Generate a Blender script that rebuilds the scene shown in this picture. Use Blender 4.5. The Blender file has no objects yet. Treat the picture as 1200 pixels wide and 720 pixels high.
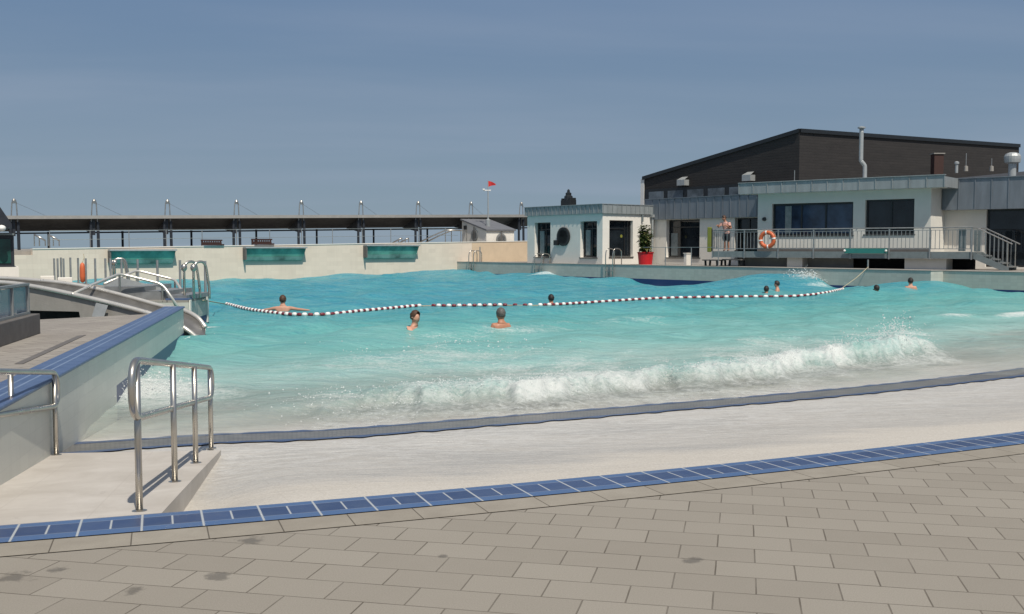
import bpy, bmesh, math, random
import numpy as np
from mathutils import Vector, Matrix

random.seed(7)
rng = np.random.default_rng(11)
scn = bpy.context.scene
col = scn.collection
R = math.radians

# ------------------------------------------------------------------ camera
F = 1213.0                      # focal length in photo pixels (1200 wide)
PITCH = R(3.30)
EYE = 1.60
cam_d = bpy.data.cameras.new("camera")
cam = bpy.data.objects.new("camera", cam_d)
col.objects.link(cam)
cam_d.sensor_width = 36.0
cam_d.lens = 36.0 * F / 1200.0
cam_d.clip_start = 0.05
cam_d.clip_end = 30000
cam.location = (0, 0, EYE)
cam.rotation_euler = (R(90) - PITCH, 0, 0)
scn.camera = cam

def ray(px, py):
    a = (px - 600.0) / F
    b = (360.0 - py) / F
    sp, cp = math.sin(PITCH), math.cos(PITCH)
    return Vector((a, cp + b * sp, -sp + b * cp))

def PZ(px, py, z):              # survey point on the level z
    d = ray(px, py); t = (z - EYE) / d.z
    return Vector((d.x * t, d.y * t, z))

def PY(px, py, Y):              # survey point at the distance Y
    d = ray(px, py); t = Y / d.y
    return Vector((d.x * t, Y, EYE + d.z * t))

# ------------------------------------------------------------------ tagging
def tag(o, label=None, cat=None, group=None, kind=None):
    if label: o["label"] = label
    if cat: o["category"] = cat
    if group: o["group"] = group
    if kind: o["kind"] = kind
    return o

def empty(name, loc, rz=0.0, label=None, cat=None, group=None):
    o = bpy.data.objects.new(name, None)
    o.empty_display_size = 0.2
    col.objects.link(o)
    o.location = loc
    o.rotation_euler = (0, 0, rz)
    return tag(o, label, cat, group)

# ------------------------------------------------------------------ mesh builder
class MB:
    def __init__(self):
        self.v = []; self.f = []; self.m = []; self.uv = {}
    def add(self, verts, faces, mi=0):
        o = len(self.v)
        self.v += [tuple(p) for p in verts]
        for f in faces:
            self.f.append(tuple(i + o for i in f)); self.m.append(mi)
        return o
    def box(self, x0, y0, z0, x1, y1, z1, mi=0):
        if x0 > x1: x0, x1 = x1, x0
        if y0 > y1: y0, y1 = y1, y0
        if z0 > z1: z0, z1 = z1, z0
        V = [(x0,y0,z0),(x1,y0,z0),(x1,y1,z0),(x0,y1,z0),(x0,y0,z1),(x1,y0,z1),(x1,y1,z1),(x0,y1,z1)]
        self.add(V, [(0,3,2,1),(4,5,6,7),(0,1,5,4),(1,2,6,5),(2,3,7,6),(3,0,4,7)], mi)
        return self
    def prism(self, pts, z0, z1, mi=0):            # plan polygon, z0/z1 numbers or lists
        n = len(pts)
        a = sum(pts[i][0]*pts[(i+1)%n][1]-pts[(i+1)%n][0]*pts[i][1] for i in range(n))
        if a < 0:
            pts = list(pts)[::-1]
            if isinstance(z0, (list, tuple)): z0 = list(z0)[::-1]
            if isinstance(z1, (list, tuple)): z1 = list(z1)[::-1]
        Z0 = z0 if isinstance(z0, (list, tuple)) else [z0]*n
        Z1 = z1 if isinstance(z1, (list, tuple)) else [z1]*n
        V = [(p[0],p[1],Z0[i]) for i,p in enumerate(pts)] + [(p[0],p[1],Z1[i]) for i,p in enumerate(pts)]
        Fs = [tuple(range(n))[::-1], tuple(range(n, 2*n))]
        for i in range(n):
            j = (i+1) % n
            Fs.append((i, j, n+j, n+i))
        self.add(V, Fs, mi); return self
    def extr(self, pts, off, mi=0):                # 3-D polygon swept by off
        n = len(pts); off = Vector(off)
        V = [Vector(p) for p in pts] + [Vector(p)+off for p in pts]
        Fs = [tuple(range(n)), tuple(range(n,2*n))[::-1]]
        for i in range(n):
            j = (i+1)%n
            Fs.append((j, i, n+i, n+j))
        self.add(V, Fs, mi); return self
    def tube(self, path, r, seg=8, mi=0, caps=True, closed=False):
        P = [Vector(p) for p in path]; n = len(P)
        rr = r if isinstance(r, (list, tuple)) else [r]*n
        rings = []
        prev = None
        for i in range(n):
            if closed: t = (P[(i+1)%n]-P[i-1])
            elif i == 0: t = P[1]-P[0]
            elif i == n-1: t = P[-1]-P[-2]
            else: t = (P[i+1]-P[i]).normalized()+(P[i]-P[i-1]).normalized()
            t.normalize()
            if prev is None:
                ref = Vector((0,0,1)) if abs(t.z) < .9 else Vector((1,0,0))
                nx = t.cross(ref).normalized()
            else:
                nx = (prev - t*prev.dot(t)).normalized()
            prev = nx
            ny = t.cross(nx)
            rings.append([P[i]+nx*math.cos(2*math.pi*k/seg)*rr[i]+ny*math.sin(2*math.pi*k/seg)*rr[i] for k in range(seg)])
        V = [p for ring in rings for p in ring]
        Fs = []
        for i in range(n if closed else n-1):
            j = (i+1) % n
            for k in range(seg):
                l = (k+1)%seg
                Fs.append((i*seg+k, i*seg+l, j*seg+l, j*seg+k))
        if caps and not closed:
            Fs.append(tuple(range(seg))[::-1]); Fs.append(tuple((n-1)*seg+k for k in range(seg)))
        self.add(V, Fs, mi); return self
    def lathe(self, prof, seg=20, c=(0,0,0), mi=0, axis='z'):
        V = []; n = len(prof)
        for (r, h) in prof:
            for k in range(seg):
                a = 2*math.pi*k/seg
                if axis == 'z': V.append((c[0]+r*math.cos(a), c[1]+r*math.sin(a), c[2]+h))
                elif axis == 'y': V.append((c[0]+r*math.cos(a), c[1]+h, c[2]+r*math.sin(a)))
                else: V.append((c[0]+h, c[1]+r*math.cos(a), c[2]+r*math.sin(a)))
        Fs = []
        for i in range(n-1):
            for k in range(seg):
                l = (k+1)%seg
                Fs.append((i*seg+k, i*seg+l, (i+1)*seg+l, (i+1)*seg+k))
        Fs.append(tuple(range(seg))[::-1]); Fs.append(tuple((n-1)*seg+k for k in range(seg)))
        self.add(V, Fs, mi); return self
    def ball(self, c, r, su=10, sv=7, sc=(1,1,1), mi=0):
        V = [(c[0],c[1],c[2]-r*sc[2])]
        for i in range(1, sv):
            ph = -math.pi/2+math.pi*i/sv
            for k in range(su):
                a = 2*math.pi*k/su
                V.append((c[0]+r*sc[0]*math.cos(ph)*math.cos(a), c[1]+r*sc[1]*math.cos(ph)*math.sin(a), c[2]+r*sc[2]*math.sin(ph)))
        V.append((c[0],c[1],c[2]+r*sc[2]))
        Fs = []
        for k in range(su): Fs.append((0, 1+(k+1)%su, 1+k))
        for i in range(sv-2):
            for k in range(su):
                l=(k+1)%su
                Fs.append((1+i*su+k, 1+i*su+l, 1+(i+1)*su+l, 1+(i+1)*su+k))
        t = len(V)-1
        for k in range(su): Fs.append((t, 1+(sv-2)*su+k, 1+(sv-2)*su+(k+1)%su))
        self.add(V, Fs, mi); return self
    def wall(self, x0, x1, z0, z1, y0, y1, holes, mi=0):     # a wall in the local x-z plane with real openings
        xs = sorted(set([x0,x1]+[h[0] for h in holes]+[h[2] for h in holes]))
        zs = sorted(set([z0,z1]+[h[1] for h in holes]+[h[3] for h in holes]))
        xs = [x for x in xs if x0-1e-6 <= x <= x1+1e-6]; zs = [z for z in zs if z0-1e-6 <= z <= z1+1e-6]
        def solid(i, k):
            if i < 0 or k < 0 or i >= len(xs)-1 or k >= len(zs)-1: return False
            cx=(xs[i]+xs[i+1])/2; cz=(zs[k]+zs[k+1])/2
            return not any(h[0]<cx<h[2] and h[1]<cz<h[3] for h in holes)
        for i in range(len(xs)-1):
            for k in range(len(zs)-1):
                if not solid(i,k): continue
                a,b,c,d = xs[i],xs[i+1],zs[k],zs[k+1]
                self.add([(a,y0,c),(b,y0,c),(b,y0,d),(a,y0,d)],[(0,1,2,3)],mi)
                self.add([(a,y1,c),(b,y1,c),(b,y1,d),(a,y1,d)],[(3,2,1,0)],mi)
                if not solid(i-1,k): self.add([(a,y0,c),(a,y0,d),(a,y1,d),(a,y1,c)],[(0,1,2,3)],mi)
                if not solid(i+1,k): self.add([(b,y0,c),(b,y0,d),(b,y1,d),(b,y1,c)],[(3,2,1,0)],mi)
                if not solid(i,k-1): self.add([(a,y0,c),(b,y0,c),(b,y1,c),(a,y1,c)],[(3,2,1,0)],mi)
                if not solid(i,k+1): self.add([(a,y0,d),(b,y0,d),(b,y1,d),(a,y1,d)],[(0,1,2,3)],mi)
        return self
    def build(self, name, mats, parent=None, smooth=False, bevel=0.0, loc=None, rz=0.0):
        me = bpy.data.meshes.new(name)
        me.from_pydata([tuple(p) for p in self.v], [], self.f)
        if not isinstance(mats, (list, tuple)): mats = [mats]
        for m in mats: me.materials.append(m)
        me.polygons.foreach_set("material_index", self.m)
        if smooth: me.polygons.foreach_set("use_smooth", [True]*len(self.f))
        me.update()
        o = bpy.data.objects.new(name, me)
        col.objects.link(o)
        if parent is not None: o.parent = parent
        if loc is not None: o.location = loc
        if rz: o.rotation_euler = (0,0,rz)
        if bevel:
            b = o.modifiers.new("bevel", 'BEVEL'); b.width = bevel; b.segments = 2; b.limit_method = 'ANGLE'; b.angle_limit = R(40)
        return o

def smooth_path(pts, n=8):
    P = [Vector(p) for p in pts]; out = []
    for i in range(len(P)-1):
        p0 = P[max(i-1,0)]; p1 = P[i]; p2 = P[i+1]; p3 = P[min(i+2,len(P)-1)]
        for k in range(n):
            t = k/n
            out.append(0.5*((2*p1)+(p2-p0)*t+(2*p0-5*p1+4*p2-p3)*t*t+(3*p1-p0-3*p2+p3)*t**3))
    out.append(P[-1]); return out

def round_path(pts, r, n=5, closed=False):
    P = [Vector(p) for p in pts]; out = []; N = len(P)
    for i in range(N):
        if not closed and i in (0, N-1): out.append(P[i]); continue
        a, b, c = P[i-1], P[i], P[(i+1)%N]
        ra = min(r, (a-b).length*.48); rc = min(r, (c-b).length*.48)
        p = b+(a-b).normalized()*ra; q = b+(c-b).normalized()*rc
        for k in range(n+1):
            t = k/n
            out.append(p*(1-t)**2+b*2*t*(1-t)+q*t*t)
    return out

# ------------------------------------------------------------------ materials
class NT:
    def __init__(self, name, tree=None):
        if tree is None:
            self.mat = bpy.data.materials.new(name); self.mat.use_nodes = True
            self.t = self.mat.node_tree
        else: self.t = tree
        self.t.nodes.clear()
    def n(self, typ, **kw):
        nd = self.t.nodes.new(typ)
        ins = kw.pop('i', {})
        for k, v in kw.items(): setattr(nd, k, v)
        for k, v in ins.items():
            s = nd.inputs[k]
            if hasattr(v, 'is_output') or isinstance(v, bpy.types.NodeSocket): self.t.links.new(v, s)
            else: s.default_value = v
        return nd
    def math(self, op, a, b=None, clamp=False):
        nd = self.t.nodes.new('ShaderNodeMath'); nd.operation = op; nd.use_clamp = clamp
        for k, v in ((0,a),(1,b)):
            if v is None: continue
            if isinstance(v, bpy.types.NodeSocket): self.t.links.new(v, nd.inputs[k])
            else: nd.inputs[k].default_value = v
        return nd.outputs[0]
    def mix(self, f, a, b, blend='MIX'):
        nd = self.t.nodes.new('ShaderNodeMix'); nd.data_type = 'RGBA'; nd.blend_type = blend
        for k, v in ((0,f),(6,a),(7,b)):
            if isinstance(v, bpy.types.NodeSocket): self.t.links.new(v, nd.inputs[k])
            else:
                if k and len(v) == 3: v = (*v, 1)
                nd.inputs[k].default_value = v
        return nd.outputs[2]
    def ramp(self, f, stops, interp='LINEAR'):
        nd = self.t.nodes.new('ShaderNodeValToRGB'); e = nd.color_ramp
        e.interpolation = interp
        while len(e.elements) < len(stops): e.elements.new(.5)
        for el, (p, c) in zip(e.elements, stops):
            el.position = p
            el.color = (c,c,c,1) if isinstance(c,(int,float)) else (*c,1)
        self.t.links.new(f, nd.inputs[0]); return nd.outputs[0]
    def maprange(self, f, a, b, c=0.0, d=1.0, smooth=False):
        nd = self.t.nodes.new('ShaderNodeMapRange'); nd.clamp = True
        if smooth: nd.interpolation_type = 'SMOOTHSTEP'
        self.t.links.new(f, nd.inputs[0])
        for k, v in ((1,a),(2,b),(3,c),(4,d)):
            if isinstance(v, bpy.types.NodeSocket): self.t.links.new(v, nd.inputs[k])
            else: nd.inputs[k].default_value = v
        return nd.outputs[0]
    def out(self, sh):
        o = self.t.nodes.new('ShaderNodeOutputMaterial'); self.t.links.new(sh, o.inputs[0]); return self.mat

def noise(T, vec, scale, detail=4, rough=.55, dist=0.0):
    nd = T.n('ShaderNodeTexNoise', i={'Scale': scale, 'Detail': detail, 'Roughness': rough, 'Distortion': dist})
    if vec is not None: T.t.links.new(vec, nd.inputs['Vector'])
    return nd.outputs[0]

def mat(name, c, rough=.6, metal=0.0, var=.12, scale=3.0, bump=.0, bscale=60, spec=.5, streak=0.0):
    T = NT(name)
    tc = T.n('ShaderNodeTexCoord').outputs['Object']
    f = noise(T, tc, scale, 6, .6)
    f = T.maprange(f, .3, .7)
    dark = tuple(x*(1-var) for x in c); lite = tuple(min(1, x*(1+var*.6)) for x in c)
    cc = T.mix(f, dark, lite)
    if streak:
        mp = T.n('ShaderNodeMapping', i={'Vector': tc, 'Scale': (6, 6, .5)}).outputs[0]
        s = T.maprange(noise(T, mp, 2.0, 5, .65), .48, .75)
        cc = T.mix(T.math('MULTIPLY', s, streak), cc, tuple(x*.6 for x in c))
    p = T.n('ShaderNodeBsdfPrincipled', i={'Base Color': cc, 'Roughness': rough, 'Metallic': metal, 'Specular IOR Level': spec})
    r2 = T.maprange(noise(T, tc, scale*2.3, 4), .3, .7, max(.02, rough-.08), min(1, rough+.08))
    T.t.links.new(r2, p.inputs['Roughness'])
    if bump:
        b = T.n('ShaderNodeBump', i={'Strength': bump, 'Distance': .01, 'Height': noise(T, tc, bscale, 5)})
        T.t.links.new(b.outputs[0], p.inputs['Normal'])
    return T.out(p.outputs[0])

M = {}
M['steel'] = mat('brushed_steel', (.50,.475,.43), .30, .9, .08, 3)
M['rim'] = mat('bright_steel', (.70,.67,.61), .32, .55, .08, 3)
M['dullsteel'] = mat('galvanised_steel', (.33,.34,.34), .5, .6, .2, 5)
M['greysteel'] = mat('grey_painted_steel', (.20,.235,.24), .45, .2, .15, 5)
M['white'] = mat('white_render', (.74,.71,.65), .85, 0, .06, 1.3, .25, 80, .3, .10)
M['pale'] = mat('pale_painted_render', (.70,.675,.615), .85, 0, .06, 1.3, .2, 80, .3, .08)
M['concrete'] = mat('grey_concrete', (.30,.285,.26), .85, 0, .15, 2.2, .35, 50, .3, .15)
M['darkgrey'] = mat('dark_grey_stone', (.13,.12,.112), .7, 0, .15, 3, .2, 60)
M['black'] = mat('black_frame', (.014,.016,.018), .4, 0, .2, 5)
M['darkvoid'] = mat('painted_void_shade', (.02,.02,.02), .9, 0, .3, 3)  # near-black colour stands in for the shade of unlit voids
M['canopy_under'] = mat('dark_timber_lining', (.05,.046,.043), .7, 0, .35, 1.5)
M['canopy_edge'] = mat('pale_metal_edge', (.36,.35,.33), .5, .3, .1, 2)
M['columnblue'] = mat('dark_steel_column', (.025,.03,.04), .5, .2, .2, 4)
M['wood'] = mat('dark_red_wood', (.045,.017,.013), .6, 0, .3, 8)
M['red'] = mat('red_plastic', (.52,.012,.018), .4, 0, .08, 5)
M['soil'] = mat('dark_soil', (.03,.02,.014), .9, 0, .3, 20)
M['orange'] = mat('orange_plastic', (.60,.13,.045), .5, 0, .1, 4)
M['lime'] = mat('lime_plastic', (.21,.215,.035), .5, 0, .1, 4)
M['whiteplastic'] = mat('white_plastic', (.78,.77,.74), .4, 0, .06, 5)
M['maroon'] = mat('maroon_plastic', (.17,.018,.03), .4, 0, .2, 5)
M['rope'] = mat('pale_rope', (.40,.35,.24), .8, 0, .2, 30)
M['skin'] = mat('fair_skin', (.52,.27,.185), .55, 0, .10, 12)
M['tan'] = mat('tanned_skin', (.42,.19,.115), .55, 0, .10, 12)
M['hair_dark'] = mat('dark_hair', (.018,.013,.011), .6, 0, .4, 40, .4, 120)
M['hair_brown'] = mat('brown_hair', (.07,.033,.017), .6, 0, .4, 40, .4, 120)
M['hair_grey'] = mat('grey_hair', (.10,.092,.085), .6, 0, .4, 40, .4, 120)
M['swim_dark'] = mat('dark_swimwear', (.012,.014,.02), .6, 0, .2, 30)
M['pinkshirt'] = mat('pink_patterned_cloth', (.66,.36,.30), .8, 0, .55, 14)
M['flag'] = mat('red_flag_cloth', (.55,.03,.03), .7, 0, .1, 5)
M['bark'] = mat('plant_stem', (.07,.05,.03), .8, 0, .3, 20)
M['brick'] = mat('red_brick', (.055,.025,.02), .8, 0, .3, 25)
M['vent'] = mat('pale_grey_metal', (.40,.42,.42), .45, .3, .12, 6)
M['roofgrey'] = mat('grey_roof_sheet', (.16,.165,.18), .6, .2, .12, 2)
M['teal'] = mat('teal_board', (.03,.20,.18), .4, 0, .1, 4)
M['navy'] = mat('navy_glazed_tile', (.012,.03,.12), .25, 0, .25, 8)
M['ochre'] = mat('ochre_render', (.60,.48,.345), .85, 0, .1, 1.5, .3, 60, .3, .1)

def zinc(name, c):
    T = NT(name)
    tc = T.n('ShaderNodeTexCoord').outputs['Object']
    mp = T.n('ShaderNodeMapping', i={'Vector': tc, 'Scale': (2.2, 2.2, .4)}).outputs[0]
    f = T.maprange(noise(T, mp, 1.6, 5, .6), .3, .7)
    cc = T.mix(f, tuple(x*.82 for x in c), tuple(x*1.12 for x in c))
    p = T.n('ShaderNodeBsdfPrincipled', i={'Base Color': cc, 'Roughness': .48, 'Metallic': .25})
    return T.out(p.outputs[0])
M['zinc'] = zinc('weathered_zinc', (.30,.325,.33))
M['zincdark'] = zinc('dark_zinc', (.19,.215,.245))

def cladding():
    T = NT('dark_brown_cladding')
    tc = T.n('ShaderNodeTexCoord').outputs['Object']
    sep = T.n('ShaderNodeSeparateXYZ', i={0: tc})
    z = T.math('MULTIPLY', sep.outputs[2], 1/.15)
    fr = T.math('FRACT', z)
    gap = T.maprange(fr, .0, .14)
    row = T.math('FLOOR', z)
    mp = T.n('ShaderNodeCombineXYZ', i={0: sep.outputs[0], 1: sep.outputs[1], 2: T.math('MULTIPLY', row, 7.7)}).outputs[0]
    f = T.maprange(noise(T, mp, .7, 5, .7), .3, .7)
    cc = T.mix(f, (.017,.015,.0145), (.030,.0265,.025))
    cc = T.mix(gap, (.012,.0105,.010), cc)
    b = T.n('ShaderNodeBump', i={'Strength': .5, 'Distance': .015, 'Height': gap})
    p = T.n('ShaderNodeBsdfPrincipled', i={'Base Color': cc, 'Roughness': .7, 'Normal': b.outputs[0]})
    return T.out(p.outputs[0])
M['cladding'] = cladding()

def glassmat(name, c=(.012,.016,.02), rough=.03, spec=.5):
    T = NT(name)
    tc = T.n('ShaderNodeTexCoord').outputs['Object']
    f = T.maprange(noise(T, tc, 1.1, 4), .35, .65)
    cc = T.mix(f, tuple(x*.5 for x in c), tuple(x*1.6 for x in c))
    b = T.n('ShaderNodeBump', i={'Strength': .05, 'Distance': .02, 'Height': noise(T, tc, .9, 2)})
    p = T.n('ShaderNodeBsdfPrincipled', i={'Base Color': cc, 'Roughness': rough, 'Specular IOR Level': spec, 'Normal': b.outputs[0]})
    return T.out(p.outputs[0])
M['glass'] = glassmat('dark_window_glass')
M['glassblue'] = glassmat('curtained_window_glass', (.03,.05,.085), .06)
M['greenglass'] = glassmat('green_tinted_glass', (.115,.30,.245), .2, .25)
M['palegreen'] = glassmat('pale_green_glass', (.22,.33,.28), .25, .3)
M['skylight'] = glassmat('pale_strip_glass', (.10,.12,.14), .05)
M['curtain'] = mat('pale_curtain', (.22,.25,.25), .8, 0, .25, 6)

def clearglass():
    T = NT('etched_glass_pane')
    tc = T.n('ShaderNodeTexCoord').outputs['Object']
    f = T.maprange(noise(T, tc, 3, 3), .3, .7, .45, .6)
    tr = T.n('ShaderNodeBsdfTransparent', i={0: (.75,.82,.84,1)})
    gl = T.n('ShaderNodeBsdfPrincipled', i={'Base Color': (.27,.31,.34,1), 'Roughness': .12})
    m = T.n('ShaderNodeMixShader', i={0: f, 1: tr.outputs[0], 2: gl.outputs[0]})
    return T.out(m.outputs[0])
M['clearglass'] = clearglass()

def tiled_wall(name, c, tw=.25, th=.125, grout=(.42,.40,.36), var=.10, mort=.006, rough=.55, axis=None, tide=None):
    T = NT(name)
    uv = T.n('ShaderNodeUVMap').outputs[0]
    br = T.n('ShaderNodeTexBrick', offset=0.0, i={'Vector': uv, 'Color1': (*[x*(1-var) for x in c],1), 'Color2': (*[x*(1+var*.6) for x in c],1),
             'Mortar': (*grout,1), 'Scale': 1.0, 'Mortar Size': mort, 'Mortar Smooth': .2, 'Brick Width': tw, 'Row Height': th})
    f = T.maprange(noise(T, uv, .8, 6, .6), .3, .75)
    cc = T.mix(T.math('MULTIPLY', f, .25), br.outputs[0], tuple(x*.7 for x in c))
    mp = T.n('ShaderNodeMapping', i={'Vector': uv, 'Scale': (3.5, .25, 1)}).outputs[0]
    s = T.maprange(noise(T, mp, 2.0, 5, .65), .5, .8)
    cc = T.mix(T.math('MULTIPLY', s, .22), cc, tuple(x*.62 for x in c))
    if tide is not None:                           # navy foot: tiles on the jetty, painted shade band on the ledge
        sep = T.n('ShaderNodeSeparateXYZ', i={0: uv})
        k = T.maprange(sep.outputs[1], tide, tide-.01)
        cc = T.mix(k, cc, (.012,.035,.13))
    b = T.n('ShaderNodeBump', i={'Strength': .25, 'Distance': .004, 'Height': br.outputs[1]}, invert=True)
    p = T.n('ShaderNodeBsdfPrincipled', i={'Base Color': cc, 'Roughness': rough, 'Normal': b.outputs[0]})
    return T.out(p.outputs[0])
M['ledge'] = tiled_wall('pale_green_wall_tiles', (.50,.50,.445), .25, .125, (.43,.43,.385), .08, .005, tide=-.03)  # navy foot stands in for the shaded, reflecting band at the waterline
M['jettywall'] = tiled_wall('pale_jetty_wall_tiles', (.60,.60,.54), .25, .125, (.55,.55,.50), .05, .004, .4)
M['jettytide'] = tiled_wall('jetty_wall_tiles_with_navy_foot', (.60,.60,.54), .25, .125, (.55,.55,.50), .05, .004, .4, tide=-.02)
M['farwall'] = tiled_wall('cream_wall_tiles', (.70,.61,.505), .5, .25, (.66,.57,.47), .06, .006)

def uvbox(o, unit=1.0):                            # world-scaled box UVs
    me = o.data
    lay = me.uv_layers.new(name='UVMap')
    for poly in me.polygons:
        n = poly.normal
        for li in poly.loop_indices:
            c = me.vertices[me.loops[li].vertex_index].co
            if abs(n.z) > .7: uv = (c.x, c.y)
            else:
                t = Vector((-n.y, n.x)); t.normalize()
                uv = (c.x*t.x+c.y*t.y, c.z)
            lay.data[li].uv = uv
    return o

# ------------------------------------------------------------------ pool survey
cop_px = [(0,617),(400,585),(800,549),(1200,506)]
cop = np.array([PZ(x,y,0.0)[:2] for x,y in cop_px])
CC = np.polyfit(cop[:,0], cop[:,1], 2)             # the curved edge of the beach, seen in plan
def Yc(X): return np.polyval(CC, X)
dCC = np.polyder(CC)
def sdist(X, Y):                                   # distance from the edge towards the deep end
    return (Y-Yc(X))/np.sqrt(1+np.polyval(dCC, X)**2)
SLOPE = .068
WL = -0.20
RAMP_A = PZ(190,602,0.0); RAMP_C = PZ(259,529,-.17)
def ramp_x(Y): return RAMP_A.x+(RAMP_C.x-RAMP_A.x)*(Y-RAMP_A.y)/(RAMP_C.y-RAMP_A.y)
def ramp_z(X, Y):
    s = np.maximum(sdist(X,Y), 0)
    return -.060*s
def beach_z(X, Y):
    s = sdist(X,Y)
    sp = np.maximum(s, 0)
    z = -SLOPE*sp
    z = np.where(sp > 9, -SLOPE*9-(sp-9)*.095, z)
    z = np.maximum(z, -2.2)
    # hollow beside the wheelchair ramp
    dx = X-ramp_x(Y)
    L = np.clip((RAMP_C.y+.15-Y)/(RAMP_C.y-RAMP_A.y), 0, 1)
    st = np.clip(sp/.45, 0, 1)
    dip = .17*L**.8*st*np.exp(-(np.clip(dx,0,9)/.42)**2)*np.where(dx > -.4, 1, 0)
    return z-dip
def cast_beach(px, py, fn=beach_z):
    z = -.1
    for _ in range(40):
        p = PZ(px,py,z); z = .5*z+.5*float(fn(p.x,p.y))
    return PZ(px,py,z)

# ------------------------------------------------------------------ waves
def sines(n, lmin, lmax, amp, spread, base, seed):
    g = np.random.default_rng(seed); out = []
    for _ in range(n):
        lam = math.exp(g.uniform(math.log(lmin), math.log(lmax)))
        th = base+g.normal(0, spread)
        k = 2*math.pi/lam
        out.append((k*math.cos(th), k*math.sin(th), g.uniform(0, 6.28), amp*lam))
    return out
WAVE_DIR = math.atan2(.85, -.52)
W1 = sines(6, 4.5, 9.0, .0052, .28, WAVE_DIR, 3)
W2 = sines(18, 1.1, 3.4, .0072, .65, WAVE_DIR, 5)
W3 = sines(34, .32, 1.1, .0058, .95, WAVE_DIR, 9)
bore_pts = [(225,488),(300,482),(370,474),(500,469),(620,463),(700,455),(800,446),(900,434),(1000,420),(1062,411),(1110,404)]
bore = np.array([PZ(x,y,-.22)[:2] for x,y in bore_pts])
bore_amp = np.array([.0,.01,.05,.13,.18,.16,.17,.19,.24,.23,0.0])
bore2_pts = [(1090,377),(1140,373),(1200,372),(1300,368)]
bore2 = np.array([PZ(x,y,-.2)[:2] for x,y in bore2_pts])
HUMPS = []                                          # (X, Y, along, across, height)
def hump(px, py, Y, along, across, h): 
    p = PY(px, py, Y); HUMPS.append((p.x, p.y, along, across, h))
hump(545,316,67,6.0,4.0,.36); hump(640,318,60,3.0,2.5,.34); hump(735,324,55,3,2.2,.10)
hump(925,321,46.3,3.4,1.8,.74); hump(1065,333,41,3.5,1.7,.30); hump(290,330,57.5,7,3,-.16)
hump(805,332,51.5,3.2,2.2,-.42); hump(1150,334,39,3,2,.25); hump(420,322,61,4,3,.12)
hump(600,362,25.2,9,.8,.12); hump(540,395,22.0,10,1.0,.14); hump(640,410,18.6,8,1.0,.08)
HC, HS = .84, .54
fl_px = [(265,356),(300,363),(340,368),(385,368),(430,363.5),(470,359.5),(495,357.5),(530,357.5),(590,357),(640,357),(700,353.5),(770,349.5),(830,348),(880,347.5),(930,345.5),(970,341),(988,337)]
FLW = np.array([PZ(x,y-.5,WL+.06+(.0 if x<900 else (x-900)/88*.16))[:2] for x,y in fl_px])
def fsum(W, X, Y):
    r = np.zeros_like(X)
    for kx, ky, ph, a in W:
        s = np.sin(kx*X+ky*Y+ph)
        r += a*s
    return r
def bore_s(X, Y, B):
    yb = np.interp(X, B[:,0], B[:,1])
    return (Y-yb)*.86
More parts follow.
